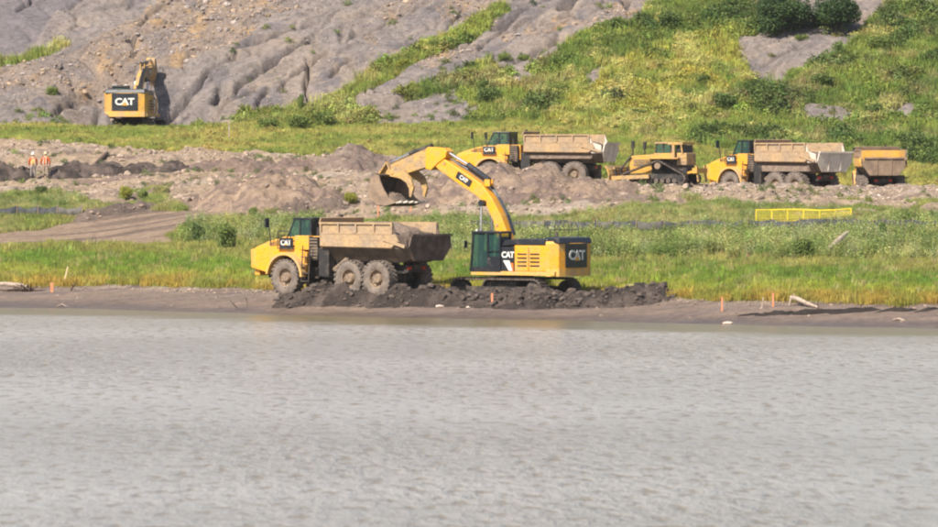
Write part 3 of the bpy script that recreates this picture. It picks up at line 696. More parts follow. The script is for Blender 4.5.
def seat(x, y, z, parent):
    m = MB(); m.box((x, y, z + .35), (.5, .5, .14)); m.box((x - .25, y, z + .75), (.14, .48, .75)); m.box((x - .27, y, z + 1.2), (.1, .26, .18)); m.box((x, y, z + .14), (.3, .3, .3)); m.build('seat', M['black'], parent)
    m = MB(); m.box((x + .62, y, z + .4), (.2, .7, .8)); m.bar((x + .5, y, z + .6), (x + .3, y, z + .85), .05); m.box((x + .28, y, z + .88), (.05, .36, .3)); m.build('console', M['dark'], parent)
k_ = N('white_lettering'); k_.base((.66,.63,.58)); k_.rough(.5); M['white'] = k_.m
k_ = N('red_lamp'); k_.base((.45,.03,.015)); k_.rough(.3); M['red'] = k_.m
k_ = N('orange_decal'); k_.base((.72,.16,.03)); k_.rough(.5); M['orange'] = k_.m

def text(body, size, loc, xdir, up, mat, parent, name='lettering', depth=.012, sx=1.0):
    cu = bpy.data.curves.new(name, 'FONT'); cu.body = body; cu.size = size; cu.align_x = 'CENTER'; cu.align_y = 'CENTER'; cu.extrude = depth; cu.offset = size * .035
    cu.space_character = .92
    o = bpy.data.objects.new(name, cu); dg = bpy.context.evaluated_depsgraph_get(); 
    me = bpy.data.meshes.new_from_object(o.evaluated_get(dg) if False else o); bpy.data.objects.remove(o)
    x = Vector(xdir).normalized(); u = Vector(up).normalized(); n = x.cross(u)
    m = Matrix.Translation(Vector(loc)) @ Matrix((x, u, n)).transposed().to_4x4() @ Matrix.Diagonal((sx, 1, 1, 1)); me.transform(m)
    me.materials.clear(); me.materials.append(mat)
    r = bpy.data.objects.new(name, me); COL.objects.link(r); r.parent = parent; return r
def logo(loc, xdir, up, h, panel):                                   # white letters with the yellow wedge at the foot of the middle one
    text('CAT', h, loc, xdir, up, M['white'], panel, sx=1.05)
    x = Vector(xdir).normalized(); u = Vector(up).normalized(); n = x.cross(u); c = Vector(loc) + n * .02 - u * h * .34
    t = MB(); V = [c - x * h * .34, c + x * h * .34, c + u * h * .26]; t.add(V + [p + n * .006 for p in V], [(0, 2, 1), (3, 4, 5), (0, 1, 4, 3), (1, 2, 5, 4), (2, 0, 3, 5)]); t.build('wedge', M['yellow'], panel)

TYRE = [(.50,-.27),(.62,-.32),(.82,-.32),(.90,-.27),(.915,0),(.90,.27),(.82,.32),(.62,.32),(.50,.27)]
RIM = [(.52,.24),(.50,.27),(.45,.24),(.42,.10),(.28,.04),(.25,.20),(.20,.25),(.0,.25)]
def wheel(x, y, parent, r=.93, side=1, yaw=0):
    k = r / .93; e = MB(); e.lathe([(a * k, b * k * side) for a, b in RIM], (x, y, r), 28)
    for i in range(10):
        a = i * PI / 5; e.cyl((x + .36 * k * math.cos(a), y + side * .07 * k, r + .36 * k * math.sin(a)), (x + .36 * k * math.cos(a), y + side * .13 * k, r + .36 * k * math.sin(a)), .035, n=6)
    w_ = e.build('wheel', M['rim'], parent, True)
    t = MB(); t.lathe([(a * k, b * k) for a, b in TYRE], (x, y, r), 44, True)
    n = 24
    for i in range(n):
        for s_ in (-1, 1):
            a = 2 * PI * (i + (.5 if s_ > 0 else 0)) / n; rr = .925 * k
            m = Matrix.Translation((x, y, r)) @ Matrix.Rotation(-a, 4, 'Y') @ Matrix.Translation((rr, s_ * .16 * k, 0)) @ Matrix.Rotation(s_ * .45, 4, 'X')
            V = [m @ Vector((dx * .034 * k, dy * .17 * k, dz * .075 * k)) for dz in (-1, 1) for dx, dy in ((-1, -1), (1, -1), (1, 1), (-1, 1))]
            t.add(V, [(3, 2, 1, 0), (4, 5, 6, 7), (0, 1, 5, 4), (1, 2, 6, 5), (2, 3, 7, 6), (3, 0, 4, 7)])
    t.build('tyre', M['rubber'], w_, True)
def arc(cx, cz, r, a0, a1, n=10): return [(cx + r * math.cos(R(a0 + (a1 - a0) * i / n)), cz + r * math.sin(R(a0 + (a1 - a0) * i / n))) for i in range(n + 1)]

def haul_truck(loc, th, label, body, gate, body_rim=None, gate_kind='closed', front=None):
    T = empty('haul_truck', loc, th, label, 'dump truck', 'articulated haul trucks on the site')
    Y_, D_ = M['yellow'], M['dark']; fr = front or M['yellow']
    # nose and hood
    h = MB(); h.prism([(2.7,1.45),(2.74,2.40),(2.6,2.50),(1.6,2.82),(.45,3.08),(.45,2.2),(1.3,2.2),(1.3,1.45)], -.98, .98)
    h.build('hood', fr, T, bevel=.05)
    g = MB(); g.box((2.72, 0, 1.95), (.06, 1.5, .75)); gr = g.build('grille', D_, T)
    for i in range(6): MB().box((2.765, 0, 1.65 + i * .12), (.03, 1.5, .04)).build('slat', fr, gr)
    for s in (1, -1):
        MB().box((2.76, s * .86, 1.72), (.05, .2, .22)).build('headlight', M['white'], T)
        a_ = arc(0, .93, 1.16, 12, 172, 12)
        MB().prism([(2.68,1.42),(2.7,2.38),(1.3,2.55),(-.2,2.52),(-1.32,2.25),(-1.32,1.55)] + a_[::-1][0:] + [(1.25,1.1)], s * .99, s * 1.28).build('side_panel', fr, T, bevel=.03)
        o_ = arc(0, .93, 1.30, 8, 178, 14); i_ = arc(0, .93, 1.17, 8, 178, 14)
        MB().prism(o_ + i_[::-1], s * 1.25, s * 1.66).build('fender', M['yellow_dusty'], T)
        v = MB(); v.box((1.22, s * .995, 2.62), (.75, .03, .38), ry=R(14)); vv = v.build('side_vent', M['orange'] if False else D_, T)
        for i in range(5): MB().box((1.22, s * 1.02, 2.48 + i * .075), (.74, .03, .03), ry=R(14)).build('slat', M['yellow_dusty'], vv)
    bp = MB(); bp.box((2.45, 0, 1.2), (.35, 2.1, .4)); bp.build('bumper', fr, T, bevel=.04)
    # cab
    cb = MB(); cb.prism([(.48,2.3),(.48,3.05),(-1.3,3.05),(-1.3,2.3)], -.88, .88); cab = cb.build('cab', fr, T, bevel=.03)
    for s in (1, -1):
        MB().bar((.46, s * .86, 3.0), (-.05, s * .82, 3.98), .07).build('pillar', M['black'], cab)
        MB().bar((-.45, s * .87, 3.0), (-.48, s * .84, 3.98), .08).build('pillar', M['black'], cab)
        MB().bar((-1.26, s * .87, 3.0), (-1.22, s * .84, 3.98), .10).build('pillar', M['black'], cab)
    MB().prism([(.42,3.06),(-.08,3.94),(-1.2,3.94),(-1.24,3.06)], -.84, .84).build('glass', M['glass'], cab)
    seat(-.7, 0, 2.75, cab)
    MB().box((-.66, 0, 4.0), (1.35, 1.78, .11)).build('cab_roof', M['black'], cab, bevel=.03)
    MB().box((-.78, .90, 3.0), (.62, .02, .10)).build('door_sill', M['black'], cab)
    MB().box((-1.28, 0, 3.5), (.05, 1.6, .8)).build('rear_wall', M['black'], cab)
    for s in (1, -1):                                                 # badge below the cab
        p = MB().box((.12, s * 1.3, 2.72), (.95, .04, .55)).build('badge_panel', M['black'], T)
        logo((.12, s * 1.33, 2.74), (-s, 0, 0), (0, 0, 1), .38, p)
        MB().box((-.95, s * 1.1, 2.75), (1.0, .36, .75)).build('service_box', fr, T, bevel=.03)
        e = MB().box((-1.75, s * 1.08, 2.45), (.62, .3, 1.2)).build('radiator_grille', D_, T)
        for i in range(7): MB().box((-1.75, s * 1.24, 1.98 + i * .16), (.56, .03, .05)).build('slat', M['tan_mud'], e)
        MB().box((.1, s * 1.2, 2.44), (1.1, .5, .05)).build('walkway', D_, T)
        st = MB()
        for i in range(4): st.box((-1.45, s * 1.45, .75 + i * .42), (.55, .3, .04))
        st.bar((-1.2, s * 1.58, .7), (-1.2, s * 1.45, 2.6), .04); st.bar((-1.72, s * 1.58, .7), (-1.72, s * 1.45, 2.6), .04); st.build('ladder', D_, T)
        hr = MB(); hr.tube([(.62, s * 1.42, 2.45), (.62, s * 1.42, 3.35), (-.3, s * 1.42, 3.35), (-.3, s * 1.42, 2.45)], .022); hr.tube([(.62, s * 1.42, 2.95), (-.3, s * 1.42, 2.95)], .018)
        hr.build('handrail', M['black'], T)
        mr = MB(); mr.tube([(1.25, s * 1.25, 2.55), (1.35, s * 1.3, 3.55), (1.42, s * 1.36, 4.0)], .03); mr.box((1.4, s * 1.42, 3.78), (.10, .26, .5)); mr.build('mirror', M['black'], T)
    MB().prism([(-1.32,2.0),(-1.32,3.1),(-2.2,3.1),(-2.2,2.0)], -.95, .95).build('engine_deck', fr, T, bevel=.03)
    MB().tube([(-1.9, -.7, 3.0), (-1.9, -.7, 3.95), (-2.05, -.7, 4.2)], .08, 10).build('exhaust', D_, T)
    MB().cyl((-1.5, .55, 3.1), (-1.5, .55, 3.55), .12).build('air_cleaner', D_, T)
    # chassis
    c = MB(); c.box((.3, 0, 1.15), (3.6, 1.1, .55)); c.box((-1.9, 0, 1.45), (1.2, .8, 1.0)); c.cyl((0, -1.2, .93), (0, 1.2, .93), .18); c.box((0, 0, .95), (.55, .9, .55)); c.build('front_frame', D_, T)
    c = MB(); c.cyl((-2.45, 0, .9), (-2.45, 0, 2.0), .28, n=16); c.box((-2.75, 0, 1.35), (.7, .9, .7)); c.build('hitch', D_, T)
    c = MB()
    for s in (1, -1): c.box((-5.4, s * .48, 1.42), (4.6, .2, .42)); c.box((-5.6, s * .82, 1.0), (2.3, .22, .3))
    for x in (-4.6, -6.55): c.cyl((x, -1.25, .93), (x, 1.25, .93), .2); c.box((x, 0, .98), (.6, .8, .6))
    c.box((-7.72, 0, 1.45), (.25, 1.3, .4)); c.box((-3.4, 0, 1.3), (.7, 1.5, .5)); c.build('rear_frame', D_, T)
    for s in (1, -1):
        MB().box((-2.78, s * 1.32, 1.75), (.72, .5, 1.5)).build('mudguard', D_, T, bevel=.04)
        cy = MB().cyl((-3.15, s * 1.12, 1.35), (-4.1, s * 1.12, 1.95), .13).build('hoist_cylinder', M['tan_mud'], T)
        MB().cyl((-4.1, s * 1.12, 1.95), (-4.85, s * 1.12, 2.42), .07).build('rod', M['chrome'], cy)
        MB().box((-7.88, s * .55, 1.48), (.06, .26, .16)).build('tail_light', M['red'], T)
    for x, nm in ((0, 1), (-4.6, 1), (-6.55, 1)):
        for s in (1, -1): wheel(x, s * (1.28 if x == 0 else 1.40), T, side=s)
    # dump body: a steel shell with ribbed sides
    st = [(-2.75, 1.70, 3.80, 3.25, 2.55, 1.85, 1.02), (-7.75, 1.70, 3.80, 3.25, 2.55, 1.80, 1.02), (-7.95, 1.70, 3.26, 3.2, 2.5, 1.85, 1.05), (-8.65, 1.62, 3.05, 2.9, 2.5, 2.0, 1.15)]
    V = []; F = []
    for x, w_, zt, zm, zl, zf, wf in st:
        V += [(x, w_, zt), (x, w_, zm), (x, w_ - .06, zl), (x, wf, zf), (x, -wf, zf), (x, -w_ + .06, zl), (x, -w_, zm), (x, -w_, zt)]
    for i in range(3):
        for j in range(7): a = i * 8 + j; F.append((a, a + 1, a + 9, a + 8))
    V += [(-2.55, 1.70, 3.95), (-2.55, -1.70, 3.95)]; F += [(0, 1, 6, 7), (1, 2, 5, 6), (2, 3, 4, 5), (0, 7, 25, 24)] if False else [(0, 7, 6, 5, 4, 3, 2, 1)]
    bd = raw('dump_body', V[:-2], F, body, T); bd.data.materials.append(M['shade_mud']); bd.data.materials.append(gate); 
    for i_, p_ in enumerate(bd.data.polygons): p_.material_index = 1 if (i_ < 21 and i_ % 7 in (2, 3, 4)) else (2 if 7 <= i_ < 21 else 0)  # belly faces take the mud tone with shade painted in
    solid(bd, .07, 0)
    MB().box((-2.62, 0, 3.92), (.08, 3.36, .34), ry=R(-22)).build('spill_guard', body_rim or body, bd)
    for s in (1, -1):
        rl = MB(); rl.box((-5.25, s * 1.76, 3.80), (5.05, .12, .10)); rl.box((-5.25, s * 1.76, 3.27), (5.05, .11, .08)); rl.build('side_rail', body_rim or body, bd)
        for i in range(5): MB().box((-2.78 - i * 1.24, s * 1.765, 3.53), (.11, .13, .46)).build('rib', body_rim or body, bd)
        MB().prism([(-2.72,3.24),(-2.72,2.55),(-7.7,2.48),(-8.2,2.85),(-8.0,3.24)], s * 1.72, s * 1.80, [(-2.72,3.24),(-2.72,2.6),(-7.7,2.55),(-8.15,2.87),(-8.0,3.24)]).build('side_plate', body, bd)
        MB().bar((-7.2, s * 1.84, 3.0), (-8.6, s * 1.74, 2.6), .06, .16).build('gate_arm', body, bd)
        for i in range(4): MB().bar((-3.4 - i * 1.3, s * 1.55, 2.5), (-3.4 - i * 1.3, s * .95, 1.83), .12).build('floor_rib', M['dark'], bd)
    # tailgate
    zb, zt2 = 1.86, 3.22
    poly = [(-1.5, zt2), (-1.64, 2.6), (-1.12, zb), (1.12, zb), (1.64, 2.6), (1.5, zt2)]
    V = []; n = 6
    for dx in (0, -.1):
        for y, z in poly: V.append((-8.62 + dx - .18 * (z - zb) / 1.3, y, z))
    tg = MB().add(V, [tuple(range(n)), tuple(range(2 * n - 1, n - 1, -1))] + [(i, (i + 1) % n, n + (i + 1) % n, n + i) for i in range(n)]).build('tailgate', gate, T, bevel=.02)
    MB().box((-8.93, 0, 3.2), (.14, 3.1, .12)).build('top_beam', gate, tg)
    for y in (-.55, .55): MB().bar((-8.73, y, 1.95), (-8.9, y, 3.15), .09).build('rib', gate, tg)
    return T

# ------------------------------------------------------------------ excavator
def b_(px, py): return ((515.3 - px) / 15.6, (300 - py) / 19.3)
BOOM = [(508,266),(517,264),(511,235),(504,216),(495,198.5),(485,184.5),(468,172.5),(452,162.5),(440,153.5),(434,154),(432.5,160),(441,169.5),(463,185),(481,197),(490.5,208),(496.5,222),(500,240),(503,256)]
STICK_T = [(430,147.5),(420,151.5),(400,160.5),(382,169),(379.5,173),(384,177),(402,175.5),(430,166.5)]
STICK_H = [(450,151),(446,147.2),(431,146.4),(428.5,149),(428.5,168.5),(434,170),(441,163),(449,157)]
def rot2(p, c, a):
    ca, sa = math.cos(a), math.sin(a); x, z = p[0] - c[0], p[1] - c[1]; return (c[0] + x * ca - z * sa, c[1] + x * sa + z * ca)
def track(y, w_, L, r, parent, name='track', tri=None):
    # a belt of steel shoes round idler, sprocket (and raised sprocket), with rollers inside
    cs = tri or [(L / 2 - r, r, r), (-L / 2 + r, r, r)]
    pts = []
    if tri:
        hull = []
        for cx, cz, rr in cs:
            for i in range(36): hull.append((cx + rr * math.cos(i * PI / 18), cz + rr * math.sin(i * PI / 18)))
        hull = sorted(set(hull)); lo = []; up = []
        for p in hull:
            while len(lo) > 1 and (lo[-1][0] - lo[-2][0]) * (p[1] - lo[-2][1]) - (lo[-1][1] - lo[-2][1]) * (p[0] - lo[-2][0]) <= 0: lo.pop()
            lo.append(p)
        for p in reversed(hull):
            while len(up) > 1 and (up[-1][0] - up[-2][0]) * (p[1] - up[-2][1]) - (up[-1][1] - up[-2][1]) * (p[0] - up[-2][0]) <= 0: up.pop()
            up.append(p)
        pts = lo[:-1] + up[:-1]
    else:
        pts = arc(cs[0][0], r, r, -90, 90, 10) + arc(cs[1][0], r, r, 90, 270, 10)
    # resample evenly
    P = [Vector((p[0], 0, p[1])) for p in pts] ; P.append(P[0]); seg = [(P[i + 1] - P[i]).length for i in range(len(P) - 1)]; tot = sum(seg); n = int(tot / .19)
    m = MB(); d = 0; i = 0; acc = 0
    for k in range(n):
        t = k * tot / n
        while acc + seg[i] < t: acc += seg[i]; i += 1
        q = P[i].lerp(P[i + 1], (t - acc) / seg[i]); dv = (P[i + 1] - P[i]).normalized(); nrm = Vector((dv.z, 0, -dv.x))
        c = q + Vector((0, y, 0)); a = dv * .085; b2 = Vector((0, w_ / 2, 0))
        V = [c - a - b2 - nrm * .05, c + a - b2 - nrm * .05, c + a + b2 - nrm * .05, c - a + b2 - nrm * .05, c - a - b2 + nrm * .02, c + a - b2 + nrm * .02, c + a + b2 + nrm * .02, c - a + b2 + nrm * .02]
        m.add(V, [(3, 2, 1, 0), (4, 5, 6, 7), (0, 1, 5, 4), (1, 2, 6, 5), (2, 3, 7, 6), (3, 0, 4, 7)])
        c2 = c + nrm * .045; V = [c2 + dv * .015 * e + b2 * f + nrm * g for g in (-.03, .03) for e, f in ((-1, -1), (1, -1), (1, 1), (-1, 1))]
        m.add(V, [(3, 2, 1, 0), (4, 5, 6, 7), (0, 1, 5, 4), (1, 2, 6, 5), (2, 3, 7, 6), (3, 0, 4, 7)])
    tr = m.build(name, M['steel'], parent)
    for cx, cz, rr in cs: MB().cyl((cx, y - w_ * .3, cz), (cx, y + w_ * .3, cz), rr - .08, n=20).cyl((cx, y - w_ * .4, cz), (cx, y + w_ * .4, cz), rr * .4, n=14).build('track_wheel', M['dark'], tr)
    x0, x1 = cs[-1][0] if not tri else cs[1][0], cs[0][0]
    for i in range(8): x = x0 + .45 + (x1 - x0 - .9) * i / 7; MB().cyl((x, y - w_ * .3, .26), (x, y + w_ * .3, .26), .17, n=12).build('roller', M['steel'], tr)
    f = MB(); f.box(((x0 + x1) / 2, y, .55), (x1 - x0 - .5, w_ * .5, .35)); f.build('track_frame', M['dark'], tr)
    return tr

def excavator(loc, th, label, boom_turn=0.0, stick_turn=0.0, thumb=True, worn=False):
    T = empty('excavator', loc, th, label, 'excavator', 'excavators digging on the site')
    Y_, K_, D_ = M['worn_yellow' if worn else 'yellow'], M['black'], M['dark']; B_ = M['tan_dirty'] if worn else Y_; W_ = M['tan_mud'] if worn else M['tan_dirty']
    for s in (1, -1): track(s * 1.42, .75, 5.8, .56, T)
    c = MB(); c.box((0, 0, .75), (1.9, 2.4, .5)); c.box((0, 0, .72), (3.2, 1.0, .35)); c.build('car_body', D_, T)
    MB().cyl((0, 0, .98), (0, 0, 1.34), .95, n=28).build('turntable', D_, T)
    pl = MB(); pl.box((-.95, 0, 1.42), (5.3, 3.15, .2)); pl.build('deck', M['yellow_dusty'], T)
    # engine house
    hs = MB(); hs.prism([(-1.06,1.52),(-1.06,2.86),(-3.05,2.86),(-3.05,1.52)], -1.57, 1.57); house = hs.build('engine_house', Y_, T, bevel=.04)
    for s in (1, -1):
        lv = [(x, z) for x in (-1.55, -2.35) for z in (1.82, 2.02, 2.22, 2.42)]
        for x, z in lv: MB().box((x, s * 1.585, z), (.58, .03, .07)).build('louvre', M['yellow_dusty'] if False else D_, house)
        MB().box((-1.97, s * 1.58, 2.16), (.03, .02, 1.2)).build('door_seam', D_, house)
        p = MB().box((-.62, s * 1.50, 2.12), (.82, .14, 1.3)).build('side_door', K_, T, bevel=.03)
        text('CAT', .42, (-.66, s * 1.58, 2.36), (-s, 0, 0), (0, 0, 1), M['white'], p)
        MB().prism([(-.35,2.08),(-.75,2.08),(-.98,1.55),(-.72,1.55)], s * 1.575, s * 1.59).build('stripe', M['white'], p)
        MB().prism([(-.80,1.95),(-1.0,1.95),(-1.02,1.5),(-.98,1.5)], s * 1.58, s * 1.595).build('stripe', M['orange'], p)
    MB().prism([(-.15,2.80),(-.35,3.12),(-1.2,3.2),(-3.1,3.2),(-3.1,2.865),(-1.0,2.865)], -1.5, 1.5).build('engine_hood', K_, T, bevel=.05)
    # counterweight with rounded plan
    plan = [(-3.06, 1.6), (-3.3, 1.58), (-3.72, 1.36), (-3.82, .95), (-3.86, .4), (-3.86, -.4), (-3.84, -.95), (-3.76, -1.42), (-3.5, -1.58), (-3.06, -1.6)]
    def ring(z, k): return [(-3.06 + (x + 3.06) * k, y * (1 - (1 - k) * .3), z) for x, y in plan]
    V = ring(1.30, .86) + ring(1.5, 1) + ring(2.95, 1) + ring(3.08, .9); F = []
    for i in range(3):
        for j in range(10): F.append((i * 10 + j, i * 10 + (j + 1) % 10, (i + 1) * 10 + (j + 1) % 10, (i + 1) * 10 + j))
    F += [tuple(range(9, -1, -1)), tuple(range(30, 40))]
    cw = MB().add(V, F).build('counterweight', Y_, T)
    MB().add([(x * 1.003 - .005, y * 1.006, z) for z in (1.28, 1.66) for x, y in plan], [(j, (j + 1) % 10, 10 + (j + 1) % 10, 10 + j) for j in range(10)] + [tuple(range(9, -1, -1)), tuple(range(10, 20))]).build('lower_guard', M['yellow_dusty'], cw)
    V = [(x - .025, y, z) for z in (1.72, 2.96) for x, y in plan if abs(y) < .99]; n = len(V) // 2
    pn = solid(raw('rear_panel', V, [(j, j + 1, n + j + 1, n + j) for j in range(n - 1)], K_, cw), .03, 0)
    text('CAT', .66, (-3.91, 0, 2.34), (0, -1, 0), (0, 0, 1), M['white'], cw, sx=1.12)
    MB().prism([(0, 0), (.46, 0), (.23, .30)], 0, .01).build('wedge', Y_, cw)
    wd = kids(cw)[-1]; wd.data.transform(Matrix.Translation((-3.925, .23, 2.08)) @ Matrix.Rotation(R(-90), 4, 'Z'))
    MB().prism([(-2.9,2.97),(-2.9,3.3),(-3.75,3.26),(-3.85,2.97)], -1.45, 1.45).build('rear_hood', K_, T, bevel=.04)
    # cab
    cb = MB(); cb.box((.78, 1.12, 1.62), (1.95, .98, .24)); cab = cb.build('cab', K_, T)
    for x, y in ((1.70, 1.57), (1.70, .67), (.62, 1.57), (-.16, 1.57), (-.16, .67)): MB().bar((x, y, 1.6), (x - (.16 if x > 1 else 0), y, 3.5), .09).build('pillar', K_, cab)
    MB().prism([(1.66,1.75),(1.52,3.44),(-.14,3.44),(-.14,1.75)], .70, 1.54).build('glass', M['glass'], cab)
    seat(.5, 1.12, 1.75, cab); MB().box((-.13, 1.12, 2.5), (.05, .8, 1.6)).build('rear_wall', K_, cab)
    MB().box((.70, 1.12, 3.52), (1.90, 1.02, .13)).build('cab_roof', K_, cab, bevel=.04)
    d = MB(); d.box((.24, 1.585, 2.0), (.78, .05, .55)); dr = d.build('door', K_, cab); MB().box((.5, 1.63, 2.15), (.16, .03, .04)).build('handle', M['chrome'], cab)
    MB().bar((.62, 1.58, 2.55), (-.12, 1.58, 2.55), .05).build('door_rail', K_, cab)
    MB().box((1.6, 1.12, 3.42), (.3, .7, .05)).build('sun_visor', K_, cab)
    MB().box((1.72, .95, 3.62), (.1, .2, .12)).build('work_light', M['white'], cab)
    hr = MB(); hr.tube([(1.7, -1.5, 1.5), (1.7, -1.5, 2.7), (.6, -1.5, 2.9), (-.4, -1.5, 3.2)], .025); hr.tube([(-1.2, -1.45, 3.2), (-1.2, -1.45, 3.65), (-3.0, -1.45, 3.65), (-3.0, -1.45, 3.2)], .022)
    hr.tube([(-2.0, 1.4, 3.2), (-2.0, 1.4, 3.42), (-2.7, 1.4, 3.42), (-2.7, 1.4, 3.2)], .02); hr.build('handrail', K_, T)
    MB().tube([(-2.2, -.6, 3.2), (-2.2, -.6, 3.55)], .09, 12).build('exhaust', D_, T)
    MB().box((-.2, -1.1, 2.1), (2.2, .85, 1.1)).build('tool_box', Y_, T, bevel=.03)
    MB().box((.1, 0, 1.85), (1.1, .95, .65)).build('boom_bracket', M['yellow_dusty'], T)
    m_ = MB(); m_.tube([(1.6, 1.6, 2.9), (1.8, 1.85, 3.0)], .02); m_.box((1.8, 1.9, 2.9), (.05, .2, .36)); m_.build('mirror', K_, T)
    # front
    foot = b_(513, 262); tip = b_(435.5, 158)
    def tb(p): return rot2(p, foot, boom_turn)
    def ts(p): return tb(rot2(p, tip, stick_turn))
    B = [tb(b_(*p)) for p in BOOM]; bm_ = MB(); bm_.prism(B, -.27, .27); boom = bm_.build('boom', B_, T, bevel=.04)
    def seg(f, p, q, r, y=0, n=12): a = f(b_(*p)); c = f(b_(*q)); return MB().cyl((a[0], y, a[1]), (c[0], y, c[1]), r, n=n)
    for y in (.285, -.285):
        x, z = tb(b_(467, 179)); x1, z1 = tb(b_(458, 172.7)); x2, z2 = tb(b_(476, 185.3)); 
        u = Vector((x2 - x1, 0, z2 - z1)).normalized(); nn = Vector((-u.z, 0, u.x)); c = Vector((x, y, z)); hl, hh = .52, .19
        if nn.z < 0: nn = -nn
        V = [c - u * hl - nn * hh, c + u * hl - nn * hh, c + u * hl + nn * hh, c - u * hl + nn * hh]; sg = .012 if y > 0 else -.012
        p = MB().add(V + [v + Vector((0, sg, 0)) for v in V], [(0, 1, 2, 3), (7, 6, 5, 4), (0, 4, 5, 1), (1, 5, 6, 2), (2, 6, 7, 3), (3, 7, 4, 0)]).build('badge_panel', K_, boom)
        text('CAT', .30, c + Vector((0, sg * 2, 0)), u if y > 0 else -u, nn, M['white'], p)
    a0 = (1.9, 1.75); a1 = tb(b_(487, 203)); mid = (a0[0] + (a1[0] - a0[0]) * .55, a0[1] + (a1[1] - a0[1]) * .55)
    for y in (.48, -.48):
        cy = MB().cyl((a0[0], y, a0[1]), (mid[0], y, mid[1]), .13).build('boom_cylinder', K_, T); MB().cyl((mid[0], y, mid[1]), (a1[0], y, a1[1]), .075).build('rod', M['chrome'], cy)
    MB().cyl((a1[0], -.56, a1[1]), (a1[0], .56, a1[1]), .17).build('cylinder_pin', K_, boom)
    cy = seg(tb, (489, 180), (468, 164.5), .15).build('stick_cylinder', K_, T)
    p = tb(b_(468, 164.5)); q = ts(b_(448.5, 152.5)); MB().cyl((p[0], 0, p[1]), (q[0], 0, q[1]), .08).build('rod', M['chrome'], cy)
    for y in (-.14, .14): p = tb(b_(489, 181)); MB().box((p[0], y, p[1] - .08), (.34, .06, .34)).build('cylinder_bracket', Y_, boom)
    hs_ = MB(); pp = [tb(b_(*p)) for p in ((512,236),(505.5,216),(496.5,198.5),(486.5,184),(469,172),(454,162.5))]
    for y in (-.12, -.24, -.36, -.2): hs_.tube([(x - .02, y * .8, z + .06) for x, z in pp], .035, 6)
    hs_.build('hydraulic_hose', K_, T)
    hs2 = MB(); qq = [ts(b_(*p)) for p in ((445,148),(432,148.5),(420,152.5),(402,161),(390,166.5))]
    for y in (-.2, -.12, .2): hs2.tube([(x, y, z + .06) for x, z in qq], .03, 6)
    hs2.build('hydraulic_hose', K_, T)
    for y in (.29, -.29):
        for p_ in ((500,225),(470,180.5),(447,163)): x, z = tb(b_(*p_)); MB().cyl((x, y - .02, z), (x, y + .02, z), .09, n=10).build('pin_cap', M['tan_dirty'], boom)
    hd = MB(); hd.prism([ts(b_(*p)) for p in STICK_H], -.33, .33); hd.build('stick_head', B_, T, bevel=.03)
    stt = MB(); stt.prism([ts(b_(*p)) for p in STICK_T], -.24, .24); stk = stt.build('stick', W_, T, bevel=.03)
    c_ = seg(ts, (432, 145.5), (409, 153), .13).build('bucket_cylinder', D_, T); a = ts(b_(409, 153)); q = ts(b_(390, 162)); MB().cyl((a[0], 0, a[1]), (q[0], 0, q[1]), .075).build('rod', M['chrome'], c_)
    lk = MB()
    for y in (-.36, .36):
        a, q, e = ts(b_(390, 162)), ts(b_(394, 171)), ts(b_(381, 176)); lk.bar((a[0], y, a[1]), (q[0], y, q[1]), .07, .2, (0, 1, 0)); lk.bar((a[0], y, a[1]), (e[0], y, e[1]), .07, .22, (0, 1, 0))
    lk.build('bucket_link', M['tan_dirty'], T)
    # bucket
    prof = [(391,175.5),(387,174),(383,178.5),(381,185),(380,193),(382,200),(389,205),(398,206),(408,203)]
    W = 1.15; bs = [ts(b_(*p)) for p in prof]; n = len(bs)
    V = [(x, -W, z) for x, z in bs] + [(x, W, z) for x, z in bs]; bk = solid(raw('bucket', V, [(i, i + 1, n + i + 1, n + i) for i in range(n - 1)], M['shade_mud'], T), .07, 0)
    ps = bs + [ts(b_(*p)) for p in ((401,198),(396,190),(392.5,182))]
    for y in (-W, W): MB().prism(ps, y - .04, y + .04).build('side_plate', M['tan_mud'], bk)
    lx, lz = bs[-1]; px_, pz_ = bs[-2]; u = Vector((lx - px_, 0, lz - pz_)).normalized()
    for i in range(5):
        y = -W + .12 + i * (2 * W - .24) / 4; MB().bar((lx, y, lz), (lx + u.x * .32, y, lz + u.z * .32), .13, .09).build('tooth', M['pale'], bk)
    MB().bar((lx, -W, lz), (lx, W, lz), .14, .08).build('lip', M['pale'], bk)
    if thumb:
        tin = [(397,171),(408,174),(415,180),(418,188),(417,197)]; th_ = []
        for y in (.6, -.6):
            m = MB(); pts = [ts(b_(*p)) for p in tin]; nrm = 5; ws = [.40, .36, .30, .22, .08]; Lp = []; Rp = []
            for i, p in enumerate(pts):
                q0 = pts[max(0, i - 1)]; q1 = pts[min(4, i + 1)]; dv = Vector((q1[0] - q0[0], q1[1] - q0[1])).normalized(); Lp.append((p[0] - dv.y * ws[i] / 1.5, p[1] + dv.x * ws[i] / 1.5)); Rp.append((p[0] + dv.y * ws[i] / 1.5, p[1] - dv.x * ws[i] / 1.5))
            m.prism(Lp + Rp[::-1], y - .07, y + .07); th_.append(m)
        t0 = MB(); a = ts(b_(398, 172)); t0.cyl((a[0], -.7, a[1]), (a[0], .7, a[1]), .13); tt = t0.build('thumb', M['tan_dirty'], T)
        for m in th_: m.build('tine', M['tan_dirty'], tt)
    return T
M['worn_yellow'] = paint('worn_yellow_paint', (.60,.31,.04), (.42,.26,.11), .42, .68, .55, 1.5, .3, grime=(.25,.17,.10))
M['tan_dirty'] = paint('dirty_yellow_steel', (.55,.32,.085), (.36,.25,.15), .38, .6, .65, 1.8, .25, grime=(.12,.085,.06))

